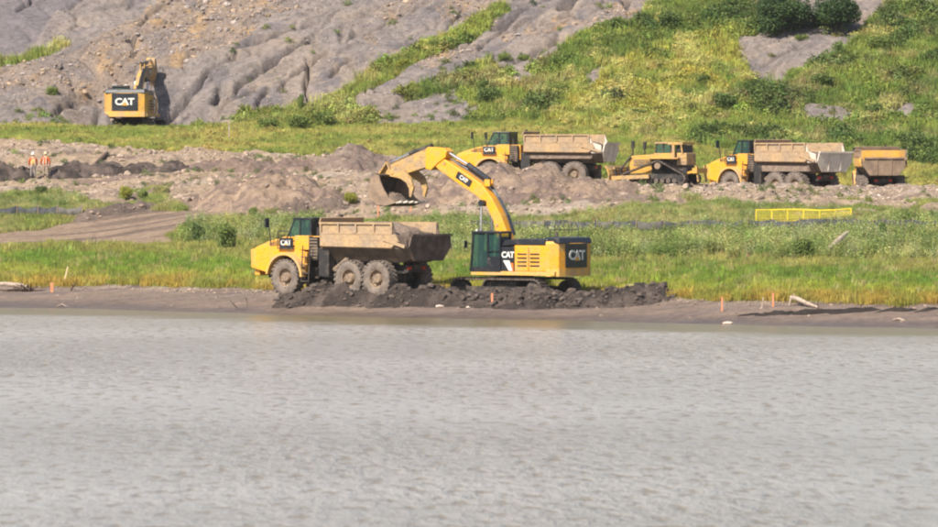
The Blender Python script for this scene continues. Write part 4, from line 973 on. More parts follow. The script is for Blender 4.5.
def bulldozer(loc, th, label):
    T = empty('bulldozer', loc, th, label, 'bulldozer')
    YD, D_ = M['worn_yellow'], M['dark']
    for s in (1, -1): track(s * 1.18, .56, 0, 0, T, tri=[(2.05, .40, .38), (-2.0, .40, .38), (-.35, 1.28, .36)])
    for s in (1, -1): MB().cyl((-.35, s * 1.42, 1.28), (-.35, s * 1.5, 1.28), .22, n=16).build('final_drive', M['tan_mud'], T)
    b = MB(); b.prism([(2.1,.75),(2.15,1.75),(1.95,1.98),(.3,2.08),(.3,.75)], -.55, .55); h = b.build('hood', YD, T, bevel=.04)
    for s in (1, -1):
        e = MB().box((1.15, s * .56, 1.5), (1.3, .03, .5)).build('side_grille', M['tan_dirty'], h)
        for i in range(5): MB().box((1.15, s * .585, 1.32 + i * .09), (1.25, .02, .03)).build('slat', D_, e)
        fd = MB(); fd.box((-.6, s * .95, 1.80), (2.4, .75, .1)); fd.build('fender', YD, T, bevel=.02)
    b = MB(); b.box((-.9, 0, 1.2), (2.6, 1.3, 1.1)); b.build('main_case', D_, T)
    b = MB(); b.box((-1.9, 0, 1.75), (.75, 1.7, .85)); b.build('fuel_tank', M['tan_dirty'], T, bevel=.06)
    cb = MB(); cb.box((-.45, 0, 1.98), (1.35, 1.5, .35)); cab = cb.build('cab', YD, T, bevel=.03)
    MB().prism([(.2,2.1),(.05,2.78),(-1.0,2.78),(-1.05,2.1)], -.66, .66).build('glass', M['glass'], cab)
    for x in (.14, -.45, -1.04):
        for y in (-.68, .68): MB().bar((x, y, 2.1), (x - (.1 if x > 0 else 0), y, 2.82), .08).build('pillar', D_, cab)
    MB().box((-.48, 0, 2.86), (1.3, 1.5, .12)).build('cab_roof', M['tan_dirty'], cab, bevel=.03)
    rp = MB()
    for y in (-.95, .95): rp.bar((-1.35, y, 1.7), (-1.35, y, 2.8), .2); rp.bar((-2.0, y, 2.2), (-1.9, y, 2.75), .08)
    rp.box((-1.5, 0, 2.82), (1.1, 2.1, .16)); rp.build('rollover_frame', M['tan_dirty'], T)
    MB().box((-1.75, 0, 2.4), (.5, 1.5, .62)).build('screen_guard', D_, T)
    for x, y, z in ((1.95, .38, 3.0), (1.35, -.3, 2.95)):
        m = MB(); m.cyl((x, y, 1.95), (x, y, z - .45), .055); m.cyl((x, y, z - .5), (x, y, z), .13); m.build('exhaust_stack', D_, T)
    for s in (1, -1):
        MB().tube([(2.0, s * .62, 1.9), (2.75, s * .8, 1.0)], .07).build('lift_cylinder', M['dark'], T)
        MB().bar((.2, s * 1.6, .55), (3.0, s * 1.55, .45), .2, .26).build('push_arm', M['tan_dirty'], T)
    V = []; P = [(3.15, .05), (3.02, .35), (3.0, .7), (3.08, 1.0), (3.28, 1.28)]
    for y, o in ((-1.9, .12), (-1.45, 0), (1.45, 0), (1.9, .12)): V += [(x + o, y, z) for x, z in P]
    F = [(j * 5 + i, j * 5 + i + 1, j * 5 + 6 + i, j * 5 + 5 + i) for j in range(3) for i in range(4)]
    bl = solid(raw('blade', V, F, M['tan_dirty'], T), .09, 0)
    for y in (-1.0, 0, 1.0): MB().bar((2.95, y, .2), (2.98, y, 1.05), .12).build('rib', D_, bl)
    MB().box((2.9, 0, 1.12), (.14, 3.0, .12)).build('rib', M['tan_dirty'], bl)
    r = MB(); r.box((-2.9, 0, .95), (.35, 1.9, .35)); r.bar((-2.2, .5, .8), (-2.9, .5, .95), .15); r.bar((-2.2, -.5, .8), (-2.9, -.5, .95), .15); rr = r.build('ripper', YD, T)
    for y in (-.7, .7): MB().bar((-2.95, y, 1.3), (-3.1, y, .18), .09, .24, (0, 1, 0)).build('shank', M['tan_dirty'], rr)
    return T

def stand(px, Y, dz=0.0): p = gpt(px, Y); return Vector((p.x, p.y, p.z + dz))
# near truck: nose to the left and away; the reference point is the front axle
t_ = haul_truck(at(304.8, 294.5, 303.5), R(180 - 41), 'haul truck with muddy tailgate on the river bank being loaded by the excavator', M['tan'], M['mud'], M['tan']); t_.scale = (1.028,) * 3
t_ = excavator(at(515.3, 300, 300), R(180 - 36), 'large yellow excavator on the river bank with its bucket raised over the truck'); t_.scale = (1.032,) * 3
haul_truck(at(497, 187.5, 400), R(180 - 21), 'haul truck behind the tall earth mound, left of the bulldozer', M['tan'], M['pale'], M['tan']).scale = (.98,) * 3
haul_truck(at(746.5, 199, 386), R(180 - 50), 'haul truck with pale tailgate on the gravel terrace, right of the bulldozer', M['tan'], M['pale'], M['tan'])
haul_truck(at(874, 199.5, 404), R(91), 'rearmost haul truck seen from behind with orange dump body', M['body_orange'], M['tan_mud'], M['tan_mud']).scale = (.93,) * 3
bulldozer(at(661, 184.5, 367), R(180 - 25), 'dusty yellow bulldozer with high drive tracks between two haul trucks').scale = (.95,) * 3
excavator(at(134.5, 135, 429.5), R(83), 'excavator seen from behind digging into the grey rock hillside', boom_turn=R(-25), stick_turn=R(-30), thumb=False, worn=True).scale = (1.06,) * 3

# ------------------------------------------------------------------ heaps of earth
def mound(name, label, group, blobs, col, col2, rough=.30, step=.12, seed=0, fine=.17, cat='earth mound', pile=0.0):
    # blobs: (px, distance, width px, depth m, height m)
    B = [((px - CX) * Y / FPX, Y, w_ * Y / FPX / 2, d / 2, h) for px, Y, w_, d, h in blobs]
    x0 = min(b[0] - b[2] * 1.2 for b in B); x1 = max(b[0] + b[2] * 1.2 for b in B); y0 = min(b[1] - b[3] * 1.25 for b in B); y1 = max(b[1] + b[3] * 1.25 for b in B)
    xs = np.arange(x0, x1, step); ys = np.arange(y0, y1, step * 1.5); X, Y = np.meshgrid(xs, ys)
    wx = X + .5 * fbm(X / 1.7, Y / 1.7, seed + 3, 3); wy = Y + .5 * fbm(X / 1.7, Y / 1.7, seed + 5, 3)
    h = np.zeros_like(X)
    for cx, cy, rx, ry, hh in B:
        d = np.sqrt(((wx - cx) / rx) ** 2 + ((wy - cy) / ry) ** 2); g = hh * np.clip(1 - d, -.3, 1) ** 1 * (1 - .25 * np.clip(1 - d, 0, 1))
        g = np.where(d < 1, hh * (1 - d) * (1.6 - .6 * (1 - d)), -.25 * (d - 1)); h = np.maximum(h, g) if len(B) and h.max() > 0 else np.where(g > 0, g, 0)
    m = np.clip(h / .25, 0, 1)
    z = H(X, Y) + h + m * (rough * fbm(X / 1.1, Y / 1.1, seed + 7, 4) + fine * ridged(X / .42, Y / .42, seed + 9, 2) - .06) - .08 * (1 - m)
    ny, nx = X.shape; keep = h > .002; ff = []
    k4 = keep[:-1, :-1] | keep[1:, :-1] | keep[:-1, 1:] | keep[1:, 1:]
    jj, ii = np.nonzero(k4); q = np.stack([jj * nx + ii, jj * nx + ii + 1, (jj + 1) * nx + ii + 1, (jj + 1) * nx + ii], 1)
    used, inv = np.unique(q.ravel(), return_inverse=True); inv = inv.reshape(-1, 4)
    co = np.stack([X, Y, z], -1).reshape(-1, 3)[used]; cen = Vector((float(co[:, 0].mean()), float(co[:, 1].mean()), float(co[:, 2].min())))
    co = co - np.array(cen)
    me = bpy.data.meshes.new(name); me.from_pydata(co.tolist(), [], inv.tolist()); me.polygons.foreach_set('use_smooth', [True] * len(inv))
    f = sstep(-.3, .4, fbm(X / 1.3, Y / .8, seed + 11, 4)).ravel()[used][:, None]; cc = np.array(col) * (1 - f) + np.array(col2) * f
    ca = me.color_attributes.new('Col', 'FLOAT_COLOR', 'POINT'); ca.data.foreach_set('color', np.concatenate([cc, np.ones((len(cc), 1))], 1).ravel())
    me.materials.append(M['ground']); o = bpy.data.objects.new(name, me); COL.objects.link(o); o.location = cen
    tag(o, label, cat, group)
    top = z + .0
    return (X, Y, z, h)
C1, C2 = (.355,.25,.175), (.215,.152,.125); K1, K2 = (.055,.041,.035), (.12,.09,.075)
GR = 'heaps of dug earth'
MD = []
MD.append((mound('earth_mound', 'tall brown earth mound under the excavator boom in front of the left haul truck', GR,
  [(462,361,96,13,1.35),(500,360,104,14,1.85),(540,359.5,104,13,1.7),(580,359,84,11,1.05),(428,360,70,11,1.0),(614,360,60,9,.5)], C1, C2, seed=300), 1))
MD.append((mound('earth_mound', 'rough cloddy earth mound left of the excavator bucket', GR,
  [(232,364,80,11,1.1),(268,363,90,12,1.9),(300,362,70,11,1.75),(322,361,56,9,1.0)], C1, C2, .34, seed=320, fine=.16), 1))
MD.append((mound('earth_mound', 'pointed grey brown earth mound just below the grass strip', GR,
  [(352,392,74,10,1.6),(378,392,50,9,.9),(330,392,40,9,.7)], (.26,.195,.155), C2, seed=340), .6))
MD.append((mound('earth_mound', 'long low dark earth ridge right of the two workers', GR,
  [(72,388,60,5,.85),(108,389,56,5,.95),(140,389,50,5,.9),(168,389,50,5,.75),(188,389,34,4,.4)], K1, (.16,.118,.098), .26, seed=360, fine=.16), .8))
MD.append((mound('earth_mound', 'dark earth ridge at the left edge of the picture beside the workers', GR,
  [(-8,387,60,5,1.2),(18,387,34,5,.8)], K1, (.16,.118,.098), .22, seed=370, fine=.14), .8))
MD.append((mound('earth_mound', 'low reddish earth bank between the left mound and the pointed mound', GR,
  [(245,392,90,6,.8),(290,392,70,6,.6),(205,393,80,6,.6)], (.27,.185,.14), C2, .2, seed=380), .5))
MD.append((mound('earth_mound', 'pale grey rubble slope at the left track of the hillside excavator', GR,
  [(103,427,36,6,1.7),(92,427,26,5,.8)], (.25,.21,.19), (.19,.16,.15), .2, seed=390), .3))
MD.append((mound('earth_mound', 'dark cloddy earth pile at the right foot of the left mound', GR,
  [(300,358.5,44,5,.7),(322,358.5,40,5,.75),(338,358.5,26,4,.45)], (.15,.108,.088), (.235,.17,.135), .34, seed=395, fine=.24), 1.5))
MD.append((mound('gravel_berm', 'gravel berm along the terrace edge below the right haul trucks', None,
  [(660,368,90,7,.10),(720,368,110,6,.10),(790,368,120,6,.12),(850,368,110,6,.10),(920,368,110,6,.16)], (.38,.30,.24), (.29,.22,.18), .14, seed=400, cat='berm'), .8))
MD.append((mound('spoil_heap', 'dark wet spoil heap running from the near truck wheels to under the excavator', None,
  [(292,302,40,3,.6),(318,301,66,3.2,1.0),(345,300,84,3.2,1.05),(372,298.9,84,3.0,1.05),(400,297.6,84,2.8,1.0),(428,296.4,84,2.8,1.0),(455,295.6,84,3.2,.85),(485,295,84,3.6,.78),(515,294.6,84,4,.80),(545,294,84,4,.78),
   (578,293.6,80,4.4,.78),(606,293.2,60,4.6,.85),(634,292.4,84,4.8,.85),(658,292,50,3,.4)], K1, K2,   .28, .09, seed=420, fine=.22, cat='spoil heap'), 1.6))
MD.append((mound('shadow_ledge', 'low mud ledge on the right beach, coloured black for cut bank shadow', None,
  [(776,281.5,60,.8,.28),(815,281,80,.9,.30),(855,280.5,64,.8,.32),(893,279.5,50,.7,.24),(925,279,50,.6,.2),(750,282,40,.6,.16)], (.018,.014,.013), (.05,.038,.032), .05, .08, seed=440, fine=.05, cat='mud ledge'), 0))  # near black colour paints in the shadow of the cut bank
MD.append((mound('mud_bench', 'small dark cut in the road shoulder at the left', None,
  [(118,366,50,4,.45),(90,365,40,4,.4),(138,366,30,3,.3)], (.13,.095,.075), (.20,.145,.115), .14, seed=450, cat='earth bank'), .4))

k_ = N('clod'); a_ = k_.n('ShaderNodeAttribute', attribute_type='INSTANCER', attribute_name='tint'); n_ = k_.noise(5, k_.n('ShaderNodeNewGeometry').outputs['Position'], 4)
k_.base(k_.mix(1.0, a_.outputs['Color'], k_.ramp(n_, [(.3, .7), (.7, 1.25)]), 'MULTIPLY')); k_.rough(.9); M['clod'] = k_.m
def p_rock(seed):
    bm = bmesh.new(); bmesh.ops.create_icosphere(bm, subdivisions=2, radius=.5); rd = random.Random(seed)
    o = Vector((rd.random() * 9, rd.random() * 9, rd.random() * 9)); sx, sy, sz = rd.uniform(.8, 1.3), rd.uniform(.7, 1.1), rd.uniform(.5, .8)
    for v in bm.verts:
        v.co *= 1 + .45 * mnoise.noise(v.co * 2.2 + o) + .2 * mnoise.noise(v.co * 5 + o); v.co = Vector((v.co.x * sx, v.co.y * sy, v.co.z * sz))
    me = bpy.data.meshes.new('clod'); bm.to_mesh(me); bm.free(); me.materials.append(M['clod']); return bpy.data.objects.new('clod', me)
PR = [p_rock(i) for i in range(5)]
def clods():
    P = []; S = []; T = []
    for i, ((X, Y, z, h), dens) in enumerate(MD):
        if dens == 0: continue
        m = (h > .02) & (RNG.random(X.shape) < dens * (.030 if i != 9 else .09)); n = m.sum()
        P.append(np.stack([X[m], Y[m], z[m]], 1)); S.append(np.clip(RNG.lognormal(-1.7, .5, n), .08, .65))
        base = np.array((.085,.064,.053) if i in (3, 4, 9) else (.28,.205,.16)); T.append(np.tile(base, (n, 1)) * RNG.uniform(.7, 1.35, (n, 1)))
    X, Y, Z, px, py, c = samples(90000, 338, 420)
    k = (c == DIRT) & (fbm(X / 4, Y / 3, 501, 3) > -.25) & (RNG.random(len(X)) < .3); n = k.sum()
    P.append(np.stack([X, Y, Z], 1)[k]); S.append(np.clip(RNG.lognormal(-1.75, .5, n), .07, .6)); T.append(np.tile(np.array((.31,.232,.178)), (n, 1)) * RNG.uniform(.65, 1.3, (n, 1)))
    k = (c == DIRT) & (px > 620) & (py < 198) & (RNG.random(len(X)) < .5); n = k.sum()
    P.append(np.stack([X, Y, Z], 1)[k]); S.append(RNG.uniform(.06, .2, n)); T.append(np.tile(np.array((.40,.32,.26)), (n, 1)) * RNG.uniform(.65, 1.3, (n, 1)))
    scatter('earth_clods', np.concatenate(P), np.concatenate(S), np.concatenate(T), PR, 'loose clods and stones lying over the dug earth', 'clods')
    X, Y, Z, px, py, c = samples(150000, 424, 462)
    k = ((c == SCR) & (RNG.random(len(X)) < .34)) | ((c == ROCK) & (fbm(X / 2.5, Y / 2.5, 511, 3) > -.1) & (RNG.random(len(X)) < .30)); n = k.sum()
    t = np.where(((c[k] == SCR) & (RNG.random(n) < .5))[:, None], np.array((.29,.21,.15)), np.array((.26,.215,.195))) * RNG.uniform(.55, 1.4, (n, 1))
    scatter('scree_stones', np.stack([X, Y, Z], 1)[k], np.where(c[k] == SCR, 1, .5) * np.clip(RNG.lognormal(-2.05, .6, n), .06, .6), t, PR, 'orange brown and grey stones strewn over the bare slope', 'scree')
    X, Y, Z, px, py, c = samples(120000, 268, 335)
    d = py - L_bank(px); k = (c == MUD) & (Z > .15) & (((d < 4) & (RNG.random(len(X)) < .25)) | (RNG.random(len(X)) < .012)); n = k.sum()
    scatter('beach_lumps', np.stack([X, Y, Z], 1)[k], np.clip(RNG.lognormal(-2.2, .45, n), .05, .35), np.tile(np.array((.24,.175,.135)), (n, 1)) * RNG.uniform(.45, 1.5, (n, 1)), PR, 'lumps of mud and stones at the edge of the turf', 'lumps')
clods()

# soil in the dump bodies and in the bucket
def heap_in(loc, th, xc, yc, zc, lx, ly, h, label, name='soil_load', seed=0, sc_=1.0, skirt=.9):
    V = []; F = []; nx, ny = 34, 16
    for j in range(ny + 1):
        for i in range(nx + 1):
            u, v = i / nx * 2 - 1, j / ny * 2 - 1
            z = h * (1 - u * u * .8) * (1 - v * v * .9) + .14 * mnoise.fractal(Vector((u * 5 + seed, v * 3, seed)), .8, 2, 4)
            V.append(Vector((xc + u * lx / 2, yc + v * ly / 2, zc + z)) * sc_)
    for j in range(ny):
        for i in range(nx): a = j * (nx + 1) + i; F.append((a, a + 1, a + nx + 2, a + nx + 1))
    k = len(V); rim = [i for i in range(nx + 1)] + [(j + 1) * (nx + 1) - 1 for j in range(1, ny + 1)] + [ny * (nx + 1) + i for i in range(nx - 1, -1, -1)] + [j * (nx + 1) for j in range(ny - 1, 0, -1)]
    for i in rim: p = V[i].copy(); p.z = (zc - skirt) * sc_; V.append(p)
    m = len(rim)
    for i in range(m): F.append((rim[i], k + i, k + (i + 1) % m, rim[(i + 1) % m]))
    o = raw(name, V, F, M['load_soil'], None, True); o.location = loc; o.rotation_euler = (0, 0, th); tag(o, label, 'soil', 'loads of soil in the machines'); return o
k_ = N('load_soil'); n_ = k_.noise(5, None, 6, .7); k_.base(k_.ramp(n_, [(.3, (.12,.088,.07)), (.7, (.30,.22,.165))])); k_.rough(.95); k_.bump(n_, .1); M['load_soil'] = k_.m
heap_in(at(304.8, 294.5, 303.5), R(139), -5.3, 0, 3.25, 4.9, 3.0, .62, 'brown soil heaped in the bed of the near haul truck', seed=1, sc_=1.028)
heap_in(at(497, 187.5, 400), R(159), -5.3, 0, 2.95, 4.9, 3.0, .5, 'low soil load in the bed of the haul truck behind the mound', seed=2)
heap_in(at(746.5, 199, 386), R(130), -5.3, 0, 2.8, 4.9, 3.0, .5, 'low soil load in the bed of the haul truck right of the bulldozer', seed=3)
bx, bz = b_(392, 202.5); heap_in(at(515.3, 300, 300), R(144), bx, 0, bz, 1.1, 2.1, .5, 'clods of dark soil lying in the raised bucket', 'bucket_soil', 4, sc_=1.032, skirt=.05)

# ------------------------------------------------------------------ fences, barrier, stakes
def simple(name, c1, c2, scale=4, rough=.8, lo=.4, hi=.6):
    k = N(name); n = k.noise(scale, None, 5, .6); k.base(k.mix(k.ramp(n, [(lo, 0), (hi, 1)]), c1, c2)); k.rough(rough); k.bump(n, .02, .5); return k.m
M['silt'] = simple('black_silt_fabric', (.035,.036,.042), (.075,.073,.078), 2.2, .9)
M['silt_grey'] = simple('grey_silt_fabric', (.13,.115,.10), (.055,.05,.045), 1.5, .85)
M['wood_post'] = simple('weathered_post', (.22,.16,.11), (.34,.26,.18), 9)
M['lath'] = simple('pale_lath', (.62,.50,.25), (.52,.40,.24), 9)
M['lath_orange'] = simple('orange_stake_paint', (.62,.20,.09), (.50,.26,.15), 9)
M['driftwood'] = simple('driftwood', (.42,.33,.26), (.28,.21,.165), 8)
M['dark_wood'] = simple('dark_wet_wood', (.07,.045,.032), (.14,.095,.07), 6)
M['barrier_yellow'] = simple('yellow_barrier', (.80,.62,.03), (.66,.50,.05), 6, .5)
def silt_fence(pxs, Yf, h, label, light=(), name='silt_fence'):
    rd = random.Random(len(pxs)); P = [gpt(px, Yf(px)) for px in pxs]; T = empty(name, P[0], 0, label, 'fence', 'black silt fences'); O = P[0]
    for p in P: q = p - O; MB().box((q.x, q.y - .05, q.z + h * .5 + .04), (.05, .05, h + .22), ry=rd.uniform(-.06, .06)).build('post', M['wood_post'], T)
    for i, (p, q) in enumerate(zip(P[:-1], P[1:])):
        V = []; F = []; n = 8
        s0 = rd.uniform(.0, .18)
        for k in range(n + 1):
            t = k / n; c = p.lerp(q, t) - O; top = h - s0 * 4 * t * (1 - t) + rd.uniform(-.03, .03)
            for z, b in ((-.12, 0), (top * .5, .12 * 4 * t * (1 - t) * rd.uniform(.4, 1.2)), (top, rd.uniform(-.02, .04))): V.append((c.x, c.y - b, c.z + z))
        for k in range(n):
            for m in range(2): a = k * 3 + m; F.append((a, a + 3, a + 4, a + 1))
        solid(raw('fabric_panel', V, F, M['silt_grey'] if i in light else M['silt'], T, True), .012, 0)
    return T
silt_fence([470, 492, 518, 544, 570, 597, 612, 636, 664, 690, 718, 744], lambda px: row_Y(px, 235), .86, 'silt fence of black fabric on wooden posts right of the near excavator', (2, 5, 7))
silt_fence([748, 772, 800, 828, 856, 884, 912, 940], lambda px: row_Y(px, 236.5), 1.0, 'silt fence of dark fabric almost hidden in weeds below the yellow barrier')
silt_fence([-12, 17, 38, 57, 82], lambda px: row_Y(px, 217), .7, 'short silt fence in the grass patch at the left edge', (3,))
YB = row_Y(800, 223.5)
def barrier():
    O = stand(756, YB); T = empty('safety_barrier', O, 0, 'bright yellow plastic safety barrier standing in the grass behind the silt fence', 'barrier')
    s_ = YB / FPX; L = 95 * s_; n = 6; top = [.74, .78, .75, .72, .64, .62, .60]
    pts = [Vector((L * i / n, .15 * math.sin(i), 0)) for i in range(n + 1)]
    G = [gpt(756 + 95 * i / n, YB).z - O.z for i in range(n + 1)]
    m = MB(); b = MB()
    for i in range(n):
        a, c = pts[i], pts[i + 1]
        m.bar(a + Vector((0, 0, G[i] + top[i] + .1)), c + Vector((0, 0, G[i + 1] + top[i + 1] + .1)), .05, .07); b.bar(a + Vector((0, 0, G[i] + .16)), c + Vector((0, 0, G[i + 1] + .16)), .04, .05)
    m.build('top_rail', M['barrier_yellow'], T); b.build('bottom_rail', M['barrier_yellow'], T)
    for i in range(n + 1): MB().box((pts[i].x, pts[i].y, G[i] + top[i] / 2), (.06, .05, top[i] + .25)).build('post', M['barrier_yellow'], T)
    for i in range(n):
        w_ = MB()
        for k in range(1, 12):
            t = k / 12; c = pts[i].lerp(pts[i + 1], t); g = G[i] * (1 - t) + G[i + 1] * t; h = top[i] * (1 - t) + top[i + 1] * t; w_.bar((c.x, c.y, g + .15), (c.x, c.y, g + h + .1), .02)
        for z in (.35, .5): w_.bar(pts[i] + Vector((0, 0, G[i] + z)), pts[i + 1] + Vector((0, 0, G[i + 1] + z * (top[i + 1] / top[i]))), .012)
        w_.build('mesh_panel', M['barrier_yellow'], T)
barrier()
def stake(px, Y, h, mat, label, lean=0.0, w_=.06, flag=False, group='survey stakes', depth=.03):
    g = gpt(px, Y); T = MB(); d = Vector((math.sin(lean), 0, math.cos(lean))); T.bar((0, 0, -.2), d * h, w_, depth, (0, 1, 0)); T.add([(-w_ / 2, -.01, -.2), (w_ / 2, -.01, -.2), (0, 0, -.35)], [(0, 1, 2)])
    o = T.build('survey_stake', mat); o.location = g; tag(o, label, 'stake', group)
    if flag:
        f = MB(); f.box((d.x * h * .8, -.02, h * .8), (.14, .02, .14)); fo = f.build('ribbon', M['lath_orange']); fo.parent = o
stake(62.5, 327, 1.05, M['lath'], 'leaning pale yellow survey stake at the turf edge at left', .30, .09)
stake(52, 322, .55, M['lath_orange'], 'short thick orange stake beside the leaning pale stake', 0, .17, depth=.12)
stake(722, 284, .72, M['lath_orange'], 'orange stake on the beach, leftmost of the three at right', 0, .09)
stake(761, 284, .55, M['driftwood'], 'pale leaning stake between two orange stakes on the beach', .22, .07)
stake(773, 284, .70, M['lath_orange'], 'orange stake on the beach beside the driftwood log', 0, .10)
stake(492, 293.5, .72, M['lath_orange'], 'orange stake stuck in front of the spoil heap below the cab', 0, .12)
stake(378, 351, 1.0, M['lath_orange'], 'orange survey stake on the slope above the near truck bed', 0, .09)
stake(410, 351, 1.0, M['lath_orange'], 'slightly leaning orange survey stake under the bucket', .15, .09)
stake(231, 355, 1.2, M['driftwood'], 'tall pale stake at the foot of the left earth mound', 0, .08)
stake(229, 418, 1.5, M['driftwood'], 'tall pale stick at the foot of the grey rock face', 0, .09)
stake(818, 282, .42, M['dark_wood'], 'thin dark stake on the beach right of the driftwood log', 0, .05)
stake(861, 281, .30, M['dark_wood'], 'thin dark stake on the beach near the right edge', 0, .05)

# ------------------------------------------------------------------ driftwood
def branch(name, pts, rs, mat, label, cat='driftwood', side=()):
    O = Vector(pts[0]); m = MB()
    for (a, b), (r0, r1) in zip(zip(pts[:-1], pts[1:]), zip(rs[:-1], rs[1:])): m.cyl(Vector(a) - O, Vector(b) - O, r0, r1, 9)
    for a, b, r in side: m.cyl(Vector(a) - O, Vector(b) - O, r, r * .35, 7)
    o = m.build(name, mat); o.location = O; tag(o, label, cat, 'driftwood on the shore'); return o
def G(px, Y, dz=0): return gpt(px, Y) + Vector((0, 0, dz))
branch('driftwood_log', [G(791, 284, .42), G(797, 283.6, .38), G(806, 283, .22), G(818.5, 282.4, .06)], [.10,.12,.10,.05], M['driftwood'], 'pale driftwood log lying slantwise on the beach behind the mud ledge',
       side=[(G(791, 284, .4), G(789, 283.8, .02), .07), (G(795, 284, .4), G(793, 284, .62), .05)])
rd = random.Random(5)
branch('driftwood_root', [G(-14, 325.5, .35), G(6, 325, .42), G(20, 324.6, .30), G(27, 324.3, .12)], [.09,.12,.16,.20], M['driftwood'], 'pale trunk of the uprooted tree lying on the beach at the left edge')
sd_ = []
for i in range(26):
    a = rd.uniform(-1, 1); sd_.append((G(25 + rd.uniform(-6, 6), 324 + rd.uniform(-.5, .5), .15), G(25 + a * 14, 324 + rd.uniform(-1, 1), rd.uniform(.02, .62) * (1 - abs(a) * .4)), rd.uniform(.025, .07)))
for i in range(8): sd_.append((G(26, 324, .08), G(30 + rd.uniform(0, 22), 323.6, rd.uniform(.0, .06)), .07))
for i in range(6): sd_.append((G(18, 324, .1), G(2 + rd.uniform(-6, 6), 323.4, rd.uniform(.0, .15)), .06))
branch('root_tangle', [G(22, 324.2, .05), G(25, 324.2, .2), G(28, 324.2, .05)], [.22,.28,.18], M['dark_wood'], 'dark tangle of roots on the beach at the left', side=sd_)
branch('stranded_branch', [G(71, 322, .02), G(73, 321.8, .28), G(76, 321.5, .45)], [.06,.05,.03], M['dark_wood'], 'small dark forked branch upright on the beach left', side=[(G(73, 321.8, .28), G(71, 321.6, .5), .03)])
branch('stranded_branch', [G(57, 312.8, .03), G(62, 312.5, .16), G(66, 312.3, .05)], [.03,.035,.02], M['driftwood'], 'thin pale curved twig at the water edge at left', side=[(G(60, 312.6, .1), G(70, 312.4, .03), .02)])
branch('stranded_branch', [G(237, 304, .03), G(233, 303.8, .3), G(229, 303.6, .58)], [.04,.035,.015], M['driftwood'], 'bleached twig leaning left on the mud before the near truck', side=[(G(235, 304, .15), G(240, 303.8, .35), .02)])
branch('stranded_branch', [G(246, 304, .03), G(247, 303.8, .35), G(245, 303.6, .6)], [.035,.03,.015], M['driftwood'], 'upright bleached twig on the mud before the near truck')
branch('stranded_branch', [G(893, 276.4, .03), G(899, 276, .12), G(905, 275.8, .03)], [.04,.05,.03], M['driftwood'], 'short pale branch on the wet mud at the right edge', side=[(G(897, 276, .1), G(893, 276, .22), .03)])
LY = row_Y(824, 259)
branch('leaning_log', [G(824, LY, .25), G(836, LY + 1.5, .75), G(846, LY + 3, 1.15)], [.16,.18,.13], M['driftwood'], 'grey weathered log lying up the weedy bank at right', side=[(G(844, LY + 2.8, 1.05), G(849, LY + 3, 1.3), .08)])
branch('shadow_bar', [G(92, row_Y(92, 168), .0), G(100, row_Y(100, 162), .15), G(107, row_Y(107, 156), .2)], [.16,.15,.12], M['dark_wood'], 'dark bar added as a slanting shadow on the slope right of the workers')  # bar added in place of a slanting dark shadow
def pebble(px, Y, s_, label, col):
    o = bpy.data.objects.new('stone', PR[int(px) % 5].data.copy()); o.data.materials.clear(); o.data.materials.append(col); COL.objects.link(o); o.location = G(px, Y, s_ * .15); o.scale = (s_ * 1.6, s_, s_ * .9); tag(o, label, 'stone', 'pale stones on the mud')
M['stone'] = simple('pale_stone', (.55,.43,.36), (.45,.36,.30), 6)
pebble(728, 279.5, .34, 'pale wedge shaped stone on the wet beach below the left orange stake', M['stone'])
pebble(440, 294.5, .3, 'flat pale stone on the mud in front of the spoil heap', M['stone'])
pebble(470, 293.5, .26, 'small pale stone on the mud below the excavator cab', M['stone'])
pebble(629, 301.0, .55, 'pale boulder on the turf just above the right end of the spoil heap', M['stone'])

# ------------------------------------------------------------------ the two workers
M['skin'] = simple('skin', (.42,.24,.16), (.50,.30,.21), 8, .6)
M['hivis'] = simple('orange_workwear', (.50,.09,.015), (.38,.07,.015), 5, .7)
M['vest'] = simple('yellow_vest', (.80,.50,.13), (.72,.42,.10), 6, .7)
M['orange_vest'] = simple('bright_orange_vest', (.62,.12,.025), (.55,.15,.05), 6, .7)
M['trousers_grey'] = simple('grey_trousers', (.17,.15,.145), (.24,.21,.19), 6)
M['trousers_khaki'] = simple('khaki_trousers', (.30,.23,.17), (.22,.17,.13), 6)
M['boots'] = simple('work_boots', (.10,.075,.055), (.16,.12,.09), 6)
M['helmet'] = simple('white_helmet', (.72,.66,.58), (.66,.60,.52), 6, .4)
M['helmet_tan'] = simple('tan_helmet', (.60,.45,.28), (.54,.40,.25), 6, .4)
def skin_mesh(name, verts, edges, radii, mat, parent, sub=1, root=0):
    me = bpy.data.meshes.new(name); me.from_pydata(verts, edges, []); o = bpy.data.objects.new(name, me); COL.objects.link(o)
    s = o.modifiers.new('skin', 'SKIN'); s.use_smooth_shade = True
    if not me.skin_vertices: 
        bm = bmesh.new(); bm.from_mesh(me); bm.verts.layers.skin.verify(); bm.to_mesh(me); bm.free()
    for i, r in enumerate(radii):
        v = me.skin_vertices[0].data[i]; v.radius = (r, r) if not isinstance(r, tuple) else r; v.use_root = (i == root)
    b = o.modifiers.new('sub', 'SUBSURF'); b.levels = b.render_levels = sub
    dg = bpy.context.evaluated_depsgraph_get(); ev = o.evaluated_get(dg); nm = bpy.data.meshes.new_from_object(ev); bpy.data.objects.remove(o); bpy.data.meshes.remove(me)
    nm.name = name; nm.materials.clear(); nm.materials.append(mat); r = bpy.data.objects.new(name, nm); COL.objects.link(r); r.parent = parent; return r
